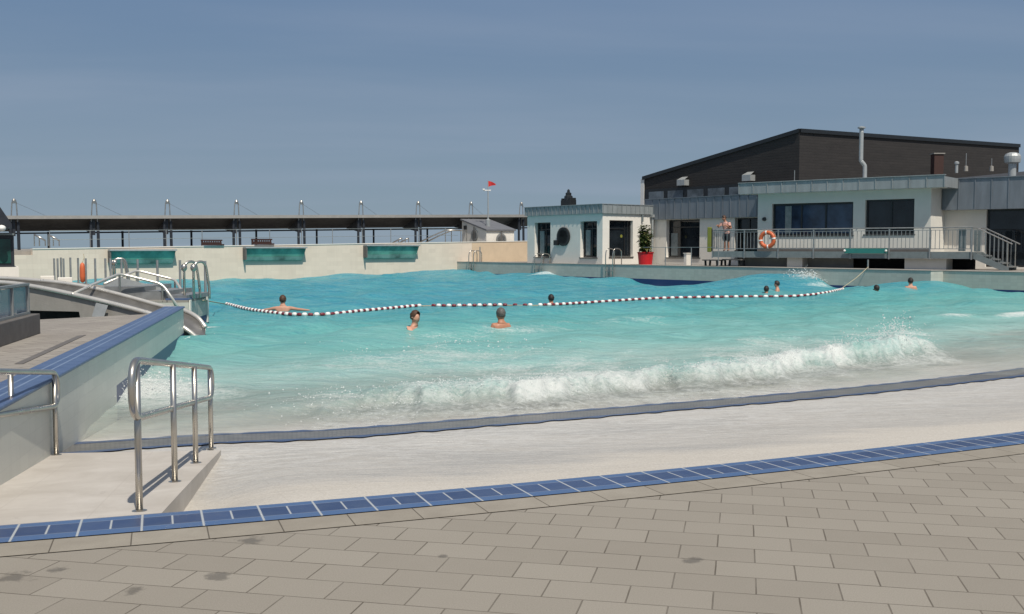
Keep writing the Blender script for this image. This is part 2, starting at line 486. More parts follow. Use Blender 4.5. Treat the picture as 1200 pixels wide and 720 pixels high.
def water_fields(X, Y):
    X = np.asarray(X, float); Y = np.asarray(Y, float)
    zb = beach_z(X, Y)
    dep0 = np.clip(WL-zb, 0, None)
    k = np.clip(dep0/.75, 0, 1)
    big = fsum(W1,X,Y); mid = fsum(W2,X,Y); sml = fsum(W3,X,Y)
    pat = .55+.45*np.sin(X*.31+Y*.23+1)*np.sin(Y*.41-X*.17)+.25*np.sin(X*.9-Y*.7)
    sml = sml*np.clip(pat,.25,1.3)
    dl = np.abs(Y-np.interp(X, FLW[:,0], FLW[:,1], left=-50, right=-50))
    calm = 1-.82*np.exp(-(dl/2.2)**2)
    big = big*calm; mid = mid*calm; sml = sml*(.45+.55*calm)
    h = big*k+mid*(.25+.75*k)*np.clip(dep0/.1,0,1)+sml*np.clip(dep0/.08,0,1)*.8
    for hx, hy, al, ac, a in HUMPS:
        dx = X-hx; dy = Y-hy
        u = dx*HC+dy*HS; v = -dx*HS+dy*HC
        h += a*np.exp(-(u/al)**2-(v/ac)**2)
    s1 = bore_s(X,Y,bore); a1 = np.interp(X, bore[:,0], bore_amp, left=0, right=0)
    wob = .12*np.sin(X*2.1+1)+.09*np.sin(X*5.3)+.05*np.sin(X*11.7+.4)+.04*np.sin(X*23)
    s1 = s1+wob
    prof = np.where(s1 < 0, np.exp(-(s1/.22)**2), np.exp(-(s1/1.15)**1.5*np.where(s1>0,1,0)) if False else np.exp(-(np.abs(s1)/1.0)**1.5))
    h += a1*prof*(1+.14*np.sin(X*7.1+Y*3)*np.sin(X*3.3-Y*6)+.10*np.sin(X*17+Y*9)*np.sin(X*11-Y*14)+.06*np.sin(X*41+Y*5)*np.sin(Y*37-X*9))
    s2 = bore_s(X,Y,bore2); a2 = np.where(X > bore2[0,0]-.5, .07, 0)
    h += a2*np.where(s2<0, np.exp(-(s2/.2)**2), np.exp(-(np.abs(s2)/.8)**1.6))
    # drawn-down thin sheet between the breaker and the gutter
    front = np.clip(-s1/1.2, 0, 1)
    h -= .105*front*np.where(X<7.2,1,.85)
    # foam density
    fo = np.zeros_like(X)
    aa = np.clip(a1/.16, 0, 1)*np.clip(.80+.22*np.sin(X*1.7+.5)+.16*np.sin(X*4.3+Y)+.12*np.sin(X*9.1-Y*2), .25, 1.1)
    fo = np.maximum(fo, aa*np.where(s1<0, np.exp(-(s1/.38)**2), np.exp(-(np.abs(s1)/1.15)**2)))
    fo = np.maximum(fo, .42*np.exp(-((s1-3.4)/1.6)**2)*np.where((X>-4.5)&(X<2.5),1,0)*np.exp(-((X+1.2)/2.6)**2))
    fo = np.maximum(fo, .46*np.exp(-((s1-1.9)/1.5)**2)*aa)
    fo = np.maximum(fo, .46*np.exp(-((s1+.7)/.9)**2)*np.clip(a1/.1,0,1))
    fo = np.maximum(fo, .85*np.where(X>bore2[0,0]-.3,1,0)*np.exp(-(s2/.3)**2)*(.6+.4*np.sin(X*3)))
    for (px,py,Y0,al,ac,a) in FOAMSPOTS:
        dx = X-px; dy = Y-py
        u = dx*HC+dy*HS; v = -dx*HS+dy*HC
        fo = np.maximum(fo, a*np.exp(-(u/al)**2-(v/ac)**2))
    return WL+h, zb, fo
FOAMSPOTS = []
def foamspot(px, py, al, ac, a):
    p = PZ(px,py,WL); FOAMSPOTS.append((p.x,p.y,0,al,ac,a))
foamspot(170,458,.9,1.4,1.0); foamspot(190,440,.5,.9,.6); foamspot(262,352,1.0,.7,.62); foamspot(240,388,.5,.5,.8)
p = PY(945,325,45.6); FOAMSPOTS.append((p.x,p.y,0,.9,.5,.75))
p = PY(962,331,44.6); FOAMSPOTS.append((p.x,p.y,0,.9,.35,.6))
p = PY(640,319,59.5); FOAMSPOTS.append((p.x,p.y,0,1.3,.5,.8))
p = PY(770,326,53.0); FOAMSPOTS.append((p.x,p.y,0,.9,.5,.7))
for sx_, sy__ in ((331,366),(487,386),(587,385),(646,359),(898,344.5),(910,342),(1027,342),(1067,338.5)): foamspot(sx_,sy__,.55,.30,.42)
foamspot(1060,392,.8,.45,.7); foamspot(940,430,2.2,.9,.5)
foamspot(250,518,1.6,.35,.55); foamspot(600,392,3.0,.5,.36); foamspot(760,380,3.0,.5,.33)

def water_z(X, Y):
    a = np.array([X], float); b = np.array([Y], float)
    return float(water_fields(a, b)[0][0])
def cast_water(px, py):
    d = ray(px, py)
    t = np.linspace(8, 90, 3000)/d.y
    z, zb, fo = water_fields(d.x*t, d.y*t)
    rz = EYE+d.z*t
    i = int(np.argmax(rz < z))
    return Vector((d.x*t[i], d.y*t[i], float(z[i])))

# ------------------------------------------------------------------ light
SUN_EL, SUN_DIR = R(57), Vector((.38,-.925))
sx, sy = SUN_DIR.normalized()
to_sun = Vector((sx*math.cos(SUN_EL), sy*math.cos(SUN_EL), math.sin(SUN_EL)))
sd = bpy.data.lights.new("sun", 'SUN'); sd.energy = 3.1; sd.angle = R(.6); sd.color = (1.0,.93,.82)
so = bpy.data.objects.new("sun", sd); col.objects.link(so)
so.rotation_euler = (-to_sun).to_track_quat('-Z','Y').to_euler()
so.location = (8,-14,25)

w = bpy.data.worlds.new("World"); scn.world = w; w.use_nodes = True
T = NT('', w.node_tree)
sky = T.n('ShaderNodeTexSky', sky_type='NISHITA', sun_disc=False, sun_elevation=SUN_EL, sun_rotation=math.atan2(sx, sy),
          air_density=1.0, dust_density=.6, ozone_density=1.2, altitude=0)
tc = T.n('ShaderNodeTexCoord').outputs['Generated']
sep = T.n('ShaderNodeSeparateXYZ', i={0: tc})
# a thin cirrus veil on a high flat layer
zc = T.math('MAXIMUM', T.math('ADD', sep.outputs[2], .10), .02)
pl_ = T.n('ShaderNodeCombineXYZ', i={0: T.math('DIVIDE', sep.outputs[0], zc), 1: T.math('DIVIDE', sep.outputs[1], zc), 2: 0.0}).outputs[0]
mp = T.n('ShaderNodeMapping', i={'Vector': pl_, 'Rotation': (0, 0, R(12)), 'Scale': (.16, .55, 1)}).outputs[0]
c1 = T.maprange(noise(T, mp, 1.2, 5, .5, .4), .40, .78, 0, 1, True)
c2 = T.maprange(noise(T, mp, .7, 3, .5), .35, .65, .2, 1)
cl = T.math('MULTIPLY', T.math('MULTIPLY', c1, c2), .95)
hs = T.n('ShaderNodeHueSaturation', i={'Saturation': .60, 'Value': .66, 'Color': sky.outputs[0]})
low = T.mix(T.maprange(sep.outputs[2], .0, .26, 0, 1), (1.52,2.06,2.55), (.74,1.34,2.35))
hz = T.maprange(sep.outputs[2], .22, .60, .92, 0, True)
cc = T.mix(hz, hs.outputs[0], low)
cc = T.mix(cl, cc, (2.1,2.5,3.2))
bg = T.n('ShaderNodeBackground', i={'Color': cc, 'Strength': .107})
ow = T.n('ShaderNodeOutputWorld'); T.t.links.new(bg.outputs[0], ow.inputs[0])

scn.view_settings.view_transform = 'Standard'
scn.view_settings.look = 'None'
scn.view_settings.exposure = 0.50
scn.view_settings.gamma = 1.0
scn.view_settings.use_curve_mapping = False
scn.cycles.max_bounces = 10
scn.cycles.transparent_max_bounces = 12
scn.cycles.caustics_reflective = False
scn.cycles.caustics_refractive = False
try: scn.cycles.use_denoising = True
except Exception: pass

# ================================================================== GROUND AND WATER
def grid_mesh(name, X, Y, Z, mats, attrs=None, keep=None, smooth=True, uv=None):
    nr, nc = X.shape
    co = np.stack([X, Y, Z], -1).reshape(-1, 3)
    idx = np.arange(nr*nc).reshape(nr, nc)
    q = np.stack([idx[:-1,:-1], idx[:-1,1:], idx[1:,1:], idx[1:,:-1]], -1).reshape(-1, 4)
    if keep is not None: q = q[keep.reshape(-1)]
    used = np.zeros(nr*nc, bool); used[q.reshape(-1)] = True
    remap = np.cumsum(used)-1
    co = co[used]; q = remap[q]
    me = bpy.data.meshes.new(name)
    me.vertices.add(len(co)); me.vertices.foreach_set('co', co.astype(np.float32).ravel())
    me.loops.add(q.size); me.loops.foreach_set('vertex_index', q.astype(np.int32).ravel())
    me.polygons.add(len(q)); me.polygons.foreach_set('loop_start', np.arange(0, q.size, 4, dtype=np.int32))
    me.polygons.foreach_set('loop_total', np.full(len(q), 4, np.int32))
    me.polygons.foreach_set('use_smooth', np.full(len(q), smooth))
    me.update(calc_edges=True)
    for m in (mats if isinstance(mats, list) else [mats]): me.materials.append(m)
    for k, a in (attrs or {}).items():
        at = me.attributes.new(k, 'FLOAT', 'POINT')
        at.data.foreach_set('value', a.reshape(-1)[used].astype(np.float32))
    if uv is not None:
        lay = me.uv_layers.new(name='UVMap')
        u = uv.reshape(-1, 2)[used][q.reshape(-1)]
        lay.data.foreach_set('uv', u.astype(np.float32).ravel())
    o = bpy.data.objects.new(name, me); col.objects.link(o)
    return o

# --- sea and far ground (one sheet to the horizon)
def sea_mat():
    T = NT('grey_blue_sea')
    tc = T.n('ShaderNodeTexCoord').outputs['Object']
    f = T.maprange(noise(T, tc, .01, 5), .3, .7)
    cc = T.mix(f, (.10,.15,.17), (.13,.18,.20))
    b = T.n('ShaderNodeBump', i={'Strength': .4, 'Distance': .5, 'Height': noise(T, tc, .25, 5)})
    p = T.n('ShaderNodeBsdfPrincipled', i={'Base Color': cc, 'Roughness': .3, 'Normal': b.outputs[0]})
    return T.out(p.outputs[0])
sea = MB(); sea.add([(-9000,-9000,-3.2),(9000,-9000,-3.2),(9000,9000,-3.2),(-9000,9000,-3.2)],[(0,1,2,3)])
tag(sea.build('sea', sea_mat()), kind='structure')

# --- paved terrace in the foreground
def paving_mat():
    T = NT('concrete_pavers')
    tc = T.n('ShaderNodeTexCoord').outputs['Object']
    ang = math.atan2(-.2226, 1)
    mp = T.n('ShaderNodeMapping', i={'Vector': tc, 'Rotation': (0,0,-ang), 'Location': (.11,.07,0)}).outputs[0]
    nz = T.n('ShaderNodeTexNoise', i={'Scale': 3.0, 'Detail': 3, 'Vector': tc})
    dis = T.n('ShaderNodeVectorMath', operation='SCALE', i={0: nz.outputs[1], 'Scale': .006}).outputs[0]
    v = T.n('ShaderNodeVectorMath', operation='ADD', i={0: mp, 1: dis}).outputs[0]
    br = T.n('ShaderNodeTexBrick', offset=.5, i={'Vector': v, 'Color1': (.0,.0,.0,1), 'Color2': (1,1,1,1), 'Mortar': (.5,.5,.5,1),
             'Scale': 1.0, 'Mortar Size': .0042, 'Mortar Smooth': .25, 'Bias': 0.0, 'Brick Width': .385, 'Row Height': .245})
    rnd = br.outputs[0]; joint = br.outputs[1]
    g1 = noise(T, tc, 140, 4, .7); g2 = T.maprange(noise(T, tc, .55, 6, .6), .3, .7); g3 = T.maprange(noise(T, tc, 6, 5, .6), .35, .7)
    cc = T.mix(T.maprange(rnd, 0, 1), (.262,.24,.203), (.312,.288,.246))
    cc = T.mix(T.math('MULTIPLY', g2, .30), cc, (.235,.212,.175))
    cc = T.mix(T.math('MULTIPLY', g3, .22), cc, (.30,.272,.235))
    cc = T.mix(T.math('MULTIPLY', T.maprange(g1, .35, .7), .36), cc, (.12,.10,.085))
    jn = T.math('MULTIPLY', joint, T.maprange(noise(T, tc, 2.2, 4), .3, .62, .45, 1.0))
    cc = T.mix(T.math('MULTIPLY', jn, .82), cc, (.075,.062,.046))
    # a few damp spots, each with its own place and outline
    wet = None
    nz2 = noise(T, tc, 9, 5, .7)
    for px, py, rad in ((258,675,.075),(155,693,.065),(18,677,.09),(812,657,.06),(292,633,.085),(70,668,.05),(520,652,.03)):
        q = PZ(px,py,0)
        d = T.n('ShaderNodeVectorMath', operation='DISTANCE', i={0: tc, 1: (q.x,q.y,0)}).outputs['Value']
        m = T.maprange(T.math('ADD', T.math('DIVIDE', d, rad), T.math('MULTIPLY', T.math('SUBTRACT', nz2, .5), 3.2)), 1.0, .55)
        wet = m if wet is None else T.math('MAXIMUM', wet, m)
    cc = T.mix(T.math('MULTIPLY', wet, .55), cc, (.075,.062,.044))
    rgh = T.maprange(wet, 0, 1, .82, .45)
    hgt = T.math('SUBTRACT', T.math('ADD', T.math('MULTIPLY', g1, .25), T.math('MULTIPLY', rnd, .18)), joint)
    b = T.n('ShaderNodeBump', i={'Strength': .55, 'Distance': .006, 'Height': hgt})
    p = T.n('ShaderNodeBsdfPrincipled', i={'Base Color': cc, 'Roughness': rgh, 'Specular IOR Level': .35, 'Normal': b.outputs[0]})
    return T.out(p.outputs[0])
M['paving'] = paving_mat()
CW = .385                       # width of the tile strip
BW = .27                        # width of the border stones
def offset_curve(X, d):         # a curve parallel to the edge, towards the terrace
    Y = Yc(X); s = np.polyval(dCC, X); n = np.sqrt(1+s*s)
    return X+d*s/n, Y-d/n
XS = np.linspace(-12, 22, 240)
cx, cy = offset_curve(XS, CW+BW+.006)
rows = 2
GX = np.stack([cx, XS*1.6-2]); GY = np.stack([cy, np.full_like(XS, -40.0)])
o = grid_mesh('paving', GX[::-1], GY[::-1], np.zeros_like(GX), M['paving'], smooth=False); tag(o, kind='structure')

# arc-length strips along the curve
L = np.concatenate([[0], np.cumsum(np.hypot(np.diff(XS), np.diff(Yc(XS))))])
def strip(name, d0, d1, z0, z1, m, parent=None, n=2):
    ts = np.linspace(0,1,n)
    X=[];Y=[];Z=[];UV=[]
    for t in ts:
        d = d0+(d1-d0)*t
        a,b = offset_curve(XS,d)
        X.append(a);Y.append(b);Z.append(np.full_like(a, z0+(z1-z0)*t)); UV.append(np.stack([L, np.full_like(L,d)],-1))
    o = grid_mesh(name, np.array(X)[::-1], np.array(Y)[::-1], np.array(Z)[::-1], m, smooth=False, uv=np.array(UV)[::-1])
    if parent: o.parent = parent
    return o

def border_mat():
    T = NT('border_stones')
    uv = T.n('ShaderNodeUVMap').outputs[0]
    tc = T.n('ShaderNodeTexCoord').outputs['Object']
    sep = T.n('ShaderNodeSeparateXYZ', i={0: uv})
    u = T.math('DIVIDE', sep.outputs[0], .40)
    fr = T.math('ABSOLUTE', T.math('SUBTRACT', T.math('FRACT', u), .5))
    j = T.maprange(fr, .489, .497)
    e = T.maprange(T.math('ABSOLUTE', T.math('SUBTRACT', sep.outputs[1], CW+BW/2)), BW/2-.010, BW/2-.003)
    j = T.math('MAXIMUM', j, e)
    wn = T.n('ShaderNodeTexWhiteNoise', noise_dimensions='1D', i={'W': T.math('FLOOR', u)}).outputs[0]
    cc = T.mix(wn, (.28,.255,.212), (.338,.312,.264))
    cc = T.mix(T.math('MULTIPLY', T.maprange(noise(T, tc, 5, 6), .3, .7), .35), cc, (.17,.148,.122))
    cc = T.mix(T.math('MULTIPLY', T.maprange(noise(T, tc, 140, 4, .7), .35, .7), .25), cc, (.12,.10,.085))
    cc = T.mix(T.math('MULTIPLY', j, .85), cc, (.06,.048,.035))
    b = T.n('ShaderNodeBump', i={'Strength': .6, 'Distance': .006, 'Height': j}, invert=True)
    p = T.n('ShaderNodeBsdfPrincipled', i={'Base Color': cc, 'Roughness': .82, 'Specular IOR Level': .35, 'Normal': b.outputs[0]})
    return T.out(p.outputs[0])
o = strip('paving_border', CW+.002, CW+BW, .002, .002, border_mat()); tag(o, kind='structure')

def coping_mat():
    T = NT('blue_glazed_tiles')
    uv = T.n('ShaderNodeUVMap').outputs[0]
    tc = T.n('ShaderNodeTexCoord').outputs['Object']
    sep = T.n('ShaderNodeSeparateXYZ', i={0: uv})
    U, V = sep.outputs[0], sep.outputs[1]
    PITCHL = .335
    u = T.math('DIVIDE', U, PITCHL)
    a = T.math('MULTIPLY', T.math('ABSOLUTE', T.math('SUBTRACT', T.math('FRACT', u), .5)), PITCHL)       # .1675 at a full joint
    full = T.maprange(a, PITCHL/2-.0085, PITCHL/2-.0045)
    half = T.maprange(a, .0075, .0035)
    b = T.math('DIVIDE', V, CW)
    inner = T.math('MULTIPLY', T.maprange(b, .20, .205), T.maprange(b, .735, .73))
    half = T.math('MULTIPLY', half, inner)
    lines = T.math('MAXIMUM', T.math('MAXIMUM', T.maprange(T.math('ABSOLUTE', T.math('SUBTRACT', b, .20)), .014, .006), T.maprange(T.math('ABSOLUTE', T.math('SUBTRACT', b, .735)), .014, .006)), 0.0)
    lines = T.math('MULTIPLY', lines, .35)
    wn = T.n('ShaderNodeTexWhiteNoise', noise_dimensions='1D', i={'W': T.math('FLOOR', T.math('MULTIPLY', u, 2))}).outputs[0]
    dark = T.mix(wn, (.026,.047,.12), (.040,.068,.16))
    lite = (.062,.118,.25)
    cc = T.mix(inner, lite, dark)
    g = T.maprange(noise(T, tc, 7, 6, .65), .35, .75)
    cc = T.mix(T.math('MULTIPLY', g, .22), cc, (.12,.15,.19))
    gr = T.math('MAXIMUM', full, T.math('MAXIMUM', half, lines))
    cc = T.mix(gr, cc, (.40,.42,.43))
    bp = T.n('ShaderNodeBump', i={'Strength': .5, 'Distance': .005, 'Height': T.math('SUBTRACT', T.math('MULTIPLY', noise(T,tc,30,3), .3), T.math('MAXIMUM', gr, T.math('MULTIPLY', inner, .35)))})
    p = T.n('ShaderNodeBsdfPrincipled', i={'Base Color': cc, 'Roughness': .34, 'Normal': bp.outputs[0]})
    return T.out(p.outputs[0])
M['coping'] = coping_mat()
root = strip('tile_kerb', 0.0, CW, .004, .006, M['coping'])
tag(root, 'curved strip of dark blue glazed tiles with white joints edging the paved terrace', 'tile kerb')

# --- beach (one sheet down to the floor of the pool)
def beach_mat():
    T = NT('pale_beach_tiles')
    tc = T.n('ShaderNodeTexCoord').outputs['Object']
    mp = T.n('ShaderNodeMapping', i={'Vector': tc, 'Rotation': (0,0,R(-24)), 'Scale': (.35,1.0,1)}).outputs[0]
    at = T.n('ShaderNodeAttribute', attribute_name='shore').outputs['Fac']
    f1 = T.maprange(noise(T, mp, 1.3, 7, .62, .6), .32, .70)
    f2 = T.maprange(noise(T, tc, 45, 4, .7), .3, .7)
    cc = T.mix(f1, (.43,.40,.355), (.50,.468,.42))
    # faint tile joints
    mp2 = T.n('ShaderNodeMapping', i={'Vector': tc, 'Rotation': (0,0,R(-21))}).outputs[0]
    br = T.n('ShaderNodeTexBrick', offset=0, i={'Vector': mp2, 'Scale': 1.0, 'Brick Width': .25, 'Row Height': .25, 'Mortar Size': .004, 'Mortar Smooth': .3})
    cc = T.mix(T.math('MULTIPLY', br.outputs[1], .30), cc, (.30,.28,.25))
    cc = T.mix(T.math('MULTIPLY', f2, .10), cc, (.28,.26,.23))
    band = T.math('MULTIPLY', T.maprange(at, 1.9, 2.7), T.maprange(noise(T, mp, 1.1, 6, .7, .8), .36, .62))
    # wet film: starts a ragged metre below the kerb
    nw = noise(T, mp, .9, 6, .65, .8)
    wet = T.maprange(T.math('ADD', at, T.math('MULTIPLY', T.math('SUBTRACT', nw, .5), 2.6)), .25, 1.0, 0, 1, True)
    dkp = T.maprange(noise(T, mp, .8, 5, .6, 1.0), .48, .60)
    cc = T.mix(T.math('MULTIPLY', wet, T.math('ADD', .14, T.math('MULTIPLY', dkp, .62))), cc, (.30,.29,.272))
    cc = T.mix(T.math('MULTIPLY', T.math('SUBTRACT', 1.0, wet), .18), cc, (.55,.50,.42))
    rip = T.n('ShaderNodeMapping', i={'Vector': tc, 'Rotation': (0,0,R(-26)), 'Scale': (.55,1.5,1)}).outputs[0]
    lace = T.math('ABSOLUTE', T.math('SUBTRACT', noise(T, rip, 2.6, 5, .6, 1.2), .5))
    lace = T.math('MULTIPLY', T.maprange(lace, .06, .005), T.maprange(at, .9, 2.4))
    cc = T.mix(T.math('MULTIPLY', lace, .70), cc, (.64,.63,.60))
    gn = T.math('MULTIPLY', T.maprange(noise(T, rip, 24, 6, .75, .4), .47, .68), T.maprange(at, .6, 2.2, .25, 1))
    cc = T.mix(T.math('MULTIPLY', gn, .60), cc, (.64,.62,.58))
    cc = T.mix(T.math('MULTIPLY', band, .50), cc, (.60,.58,.535))
    gd = T.math('MULTIPLY', T.maprange(noise(T, rip, 19, 6, .75, .8), .54, .74), T.maprange(at, .5, 2.0, .2, 1))
    cc = T.mix(T.math('MULTIPLY', gd, .62), cc, (.31,.295,.27))
    hb = T.math('ADD', T.math('MULTIPLY', noise(T, rip, 5, 5, .6, .6), wet), T.math('MULTIPLY', f2, .05))
    b = T.n('ShaderNodeBump', i={'Strength': .65, 'Distance': .03, 'Height': hb})
    spk = T.maprange(noise(T, tc, 60, 3, .8), .36, .64)
    cc = T.mix(.30, cc, T.mix(spk, (.30,.285,.26), (.64,.615,.565)))
    p = T.n('ShaderNodeBsdfPrincipled', i={'Base Color': cc, 'Roughness': T.maprange(wet, 0, 1, .75, .40), 'Normal': b.outputs[0], 'Specular IOR Level': .4})
    return T.out(p.outputs[0])
M['beach'] = beach_mat()
nu = 340
us = np.linspace(-14, 24, nu)
ds = np.concatenate([np.linspace(0, 5.5, 70), np.geomspace(5.7, 75, 60)])
BX = np.zeros((len(ds), nu)); BY = BX.copy()
for i, d in enumerate(ds):
    # follow the edge near it, fan out farther on
    t = min(1, d/30)
    ax, ay = offset_curve(us, -min(d, 6))
    BX[i] = ax+(np.linspace(-1,1,nu)*10)*t; BY[i] = ay+max(0, d-6)
BZ = beach_z(BX, BY)
BZ[0] = -.002
o = grid_mesh('beach', BX, BY, BZ, M['beach'], attrs={'shore': sdist(BX,BY)}); tag(o, kind='structure')

# --- wheelchair ramp at the left
rz = []
def ramp_mat():
    T = NT('pale_ramp_tiles')
    tc = T.n('ShaderNodeTexCoord').outputs['Object']
    mp2 = T.n('ShaderNodeMapping', i={'Vector': tc, 'Rotation': (0,0,R(-12))}).outputs[0]
    br = T.n('ShaderNodeTexBrick', offset=.0, i={'Vector': mp2, 'Scale': 1.0, 'Brick Width': .6, 'Row Height': .6, 'Mortar Size': .006, 'Mortar Smooth': .4})
    f = T.maprange(noise(T, tc, 2.2, 7, .65, .6), .35, .7)
    cc = T.mix(f, (.43,.395,.35), (.53,.495,.45))
    cc = T.mix(T.math('MULTIPLY', br.outputs[1], .22), cc, (.33,.30,.27))
    st = T.maprange(noise(T, tc, 3.1, 6, .7, 1.5), .62, .72)
    cc = T.mix(T.math('MULTIPLY', st, .28), cc, (.26,.235,.21))
    p = T.n('ShaderNodeBsdfPrincipled', i={'Base Color': cc, 'Roughness': .6})
    return T.out(p.outputs[0])
ny = 26; nx = 20
RX = np.zeros((ny,nx)); RY = RX.copy()
for i in range(ny):
    tt = i/(ny-1)
    for j in range(nx):
        y_end = RAMP_C.y+.02
        k = j/(nx-1)
        xr = 0
        # right edge runs A -> C, left edge along the jetty
        ex = RAMP_A.x+(RAMP_C.x-RAMP_A.x)*tt
        lx = -4.6
        x = lx+(ex-lx)*k
        y0 = float(Yc(x))+.004
        y = y0+(RAMP_C.y+.0-.0*k-y0)*tt
        RX[i,j]=x; RY[i,j]=y
RZ = ramp_z(RX,RY)+.006
mr = MB()
o1 = grid_mesh('ramp', RX, RY, RZ, ramp_mat()); tag(o1, kind='structure')
bmm = bmesh.new(); bmm.from_mesh(o1.data)
bnd = [e for e in bmm.edges if e.is_boundary]
r_ = bmesh.ops.extrude_edge_only(bmm, edges=bnd)
for g in r_['geom']:
    if isinstance(g, bmesh.types.BMVert): g.co.z -= .32
for f_ in bmm.faces:
    if abs(f_.normal.z) < .3: f_.smooth = False
bmm.normal_update(); bmesh.ops.recalc_face_normals(bmm, faces=bmm.faces)
sh = [e for e in bmm.edges if len(e.link_faces) == 2 and e.calc_face_angle(0) > .6]
bmesh.ops.split_edges(bmm, edges=sh)
bmm.to_mesh(o1.data); bmm.free()

# --- overflow gutter across the beach
gt = [(-120,538),(0,527),(83,521),(250,510),(400,503.5),(600,488),(800,472),(1000,454.5),(1200,432),(1330,414),(1560,385)]
gb = [(-120,551),(0,540),(83,533),(250,521.5),(400,514.5),(600,498.5),(800,481.5),(1000,464),(1200,441.5),(1330,423),(1560,392)]
A_ = smooth_path([cast_beach(x,y) for x,y in gt], 44); B_ = smooth_path([cast_beach(x,y) for x,y in gb], 44)
def gutter_mat(kind):
    T = NT('gutter_'+kind)
    uv = T.n('ShaderNodeUVMap').outputs[0]
    tc = T.n('ShaderNodeTexCoord').outputs['Object']
    sep = T.n('ShaderNodeSeparateXYZ', i={0: uv})
    f = T.maprange(noise(T, tc, 6, 5, .65), .35, .7)
    if kind == 'edge':
        cc = T.mix(f, (.035,.06,.14), (.075,.11,.20))
    else:
        sl = T.math('FRACT', T.math('MULTIPLY', sep.outputs[0], 1/.045))
        cc = T.mix(f, (.125,.12,.11), (.185,.176,.162))
        cc = T.mix(T.math('MULTIPLY', T.maprange(sl, .62, .74), .22), cc, (.04,.04,.04))
    b = T.n('ShaderNodeBump', i={'Strength': .3, 'Distance': .02, 'Height': noise(T, tc, 7, 4)})
    p = T.n('ShaderNodeBsdfPrincipled', i={'Base Color': cc, 'Roughness': .35, 'Normal': b.outputs[0]})
    return T.out(p.outputs[0])
gl = np.concatenate([[0], np.cumsum([ (A_[i+1]-A_[i]).length for i in range(len(A_)-1)])])
def gstrip(name, t0, t1, m, dz, wobble, parent=None):
    X=[];Y=[];Z=[];UV=[]
    for t, wv in ((t0, wobble[0]), (t1, wobble[1])):
        P_ = []
        for i,(a,b) in enumerate(zip(A_,B_)):
            ww = wv*(.35*math.sin(gl[i]*2.3+t*5)+.8*math.sin(gl[i]*6.9+t*3)+.9*math.sin(gl[i]*15.1)+.6*math.sin(gl[i]*23.7+t))
            q = a.lerp(b, t+ww)
            P_.append((q.x,q.y, float(np.maximum(beach_z(q.x,q.y), -9))+dz))
        P_ = np.array(P_); X.append(P_[:,0]);Y.append(P_[:,1]);Z.append(P_[:,2]); UV.append(np.stack([gl, np.full_like(gl,t)],-1))
    o = grid_mesh(name, np.array(X)[::-1], np.array(Y)[::-1], np.array(Z)[::-1], m, smooth=False, uv=np.array(UV)[::-1])
    if parent: o.parent = parent
    return o
gr = gstrip('overflow_gutter', .14, .88, gutter_mat('grate'), .010, (0,0))
tag(gr, 'long grey grated overflow gutter with thin blue edges crossing the pale beach', 'gutter')
ge = gutter_mat('edge')
gstrip('edge_tiles', -.02, .15, ge, .012, (.032,.0), gr)
gstrip('edge_tiles', .87, 1.02, ge, .012, (.0,.032), gr)

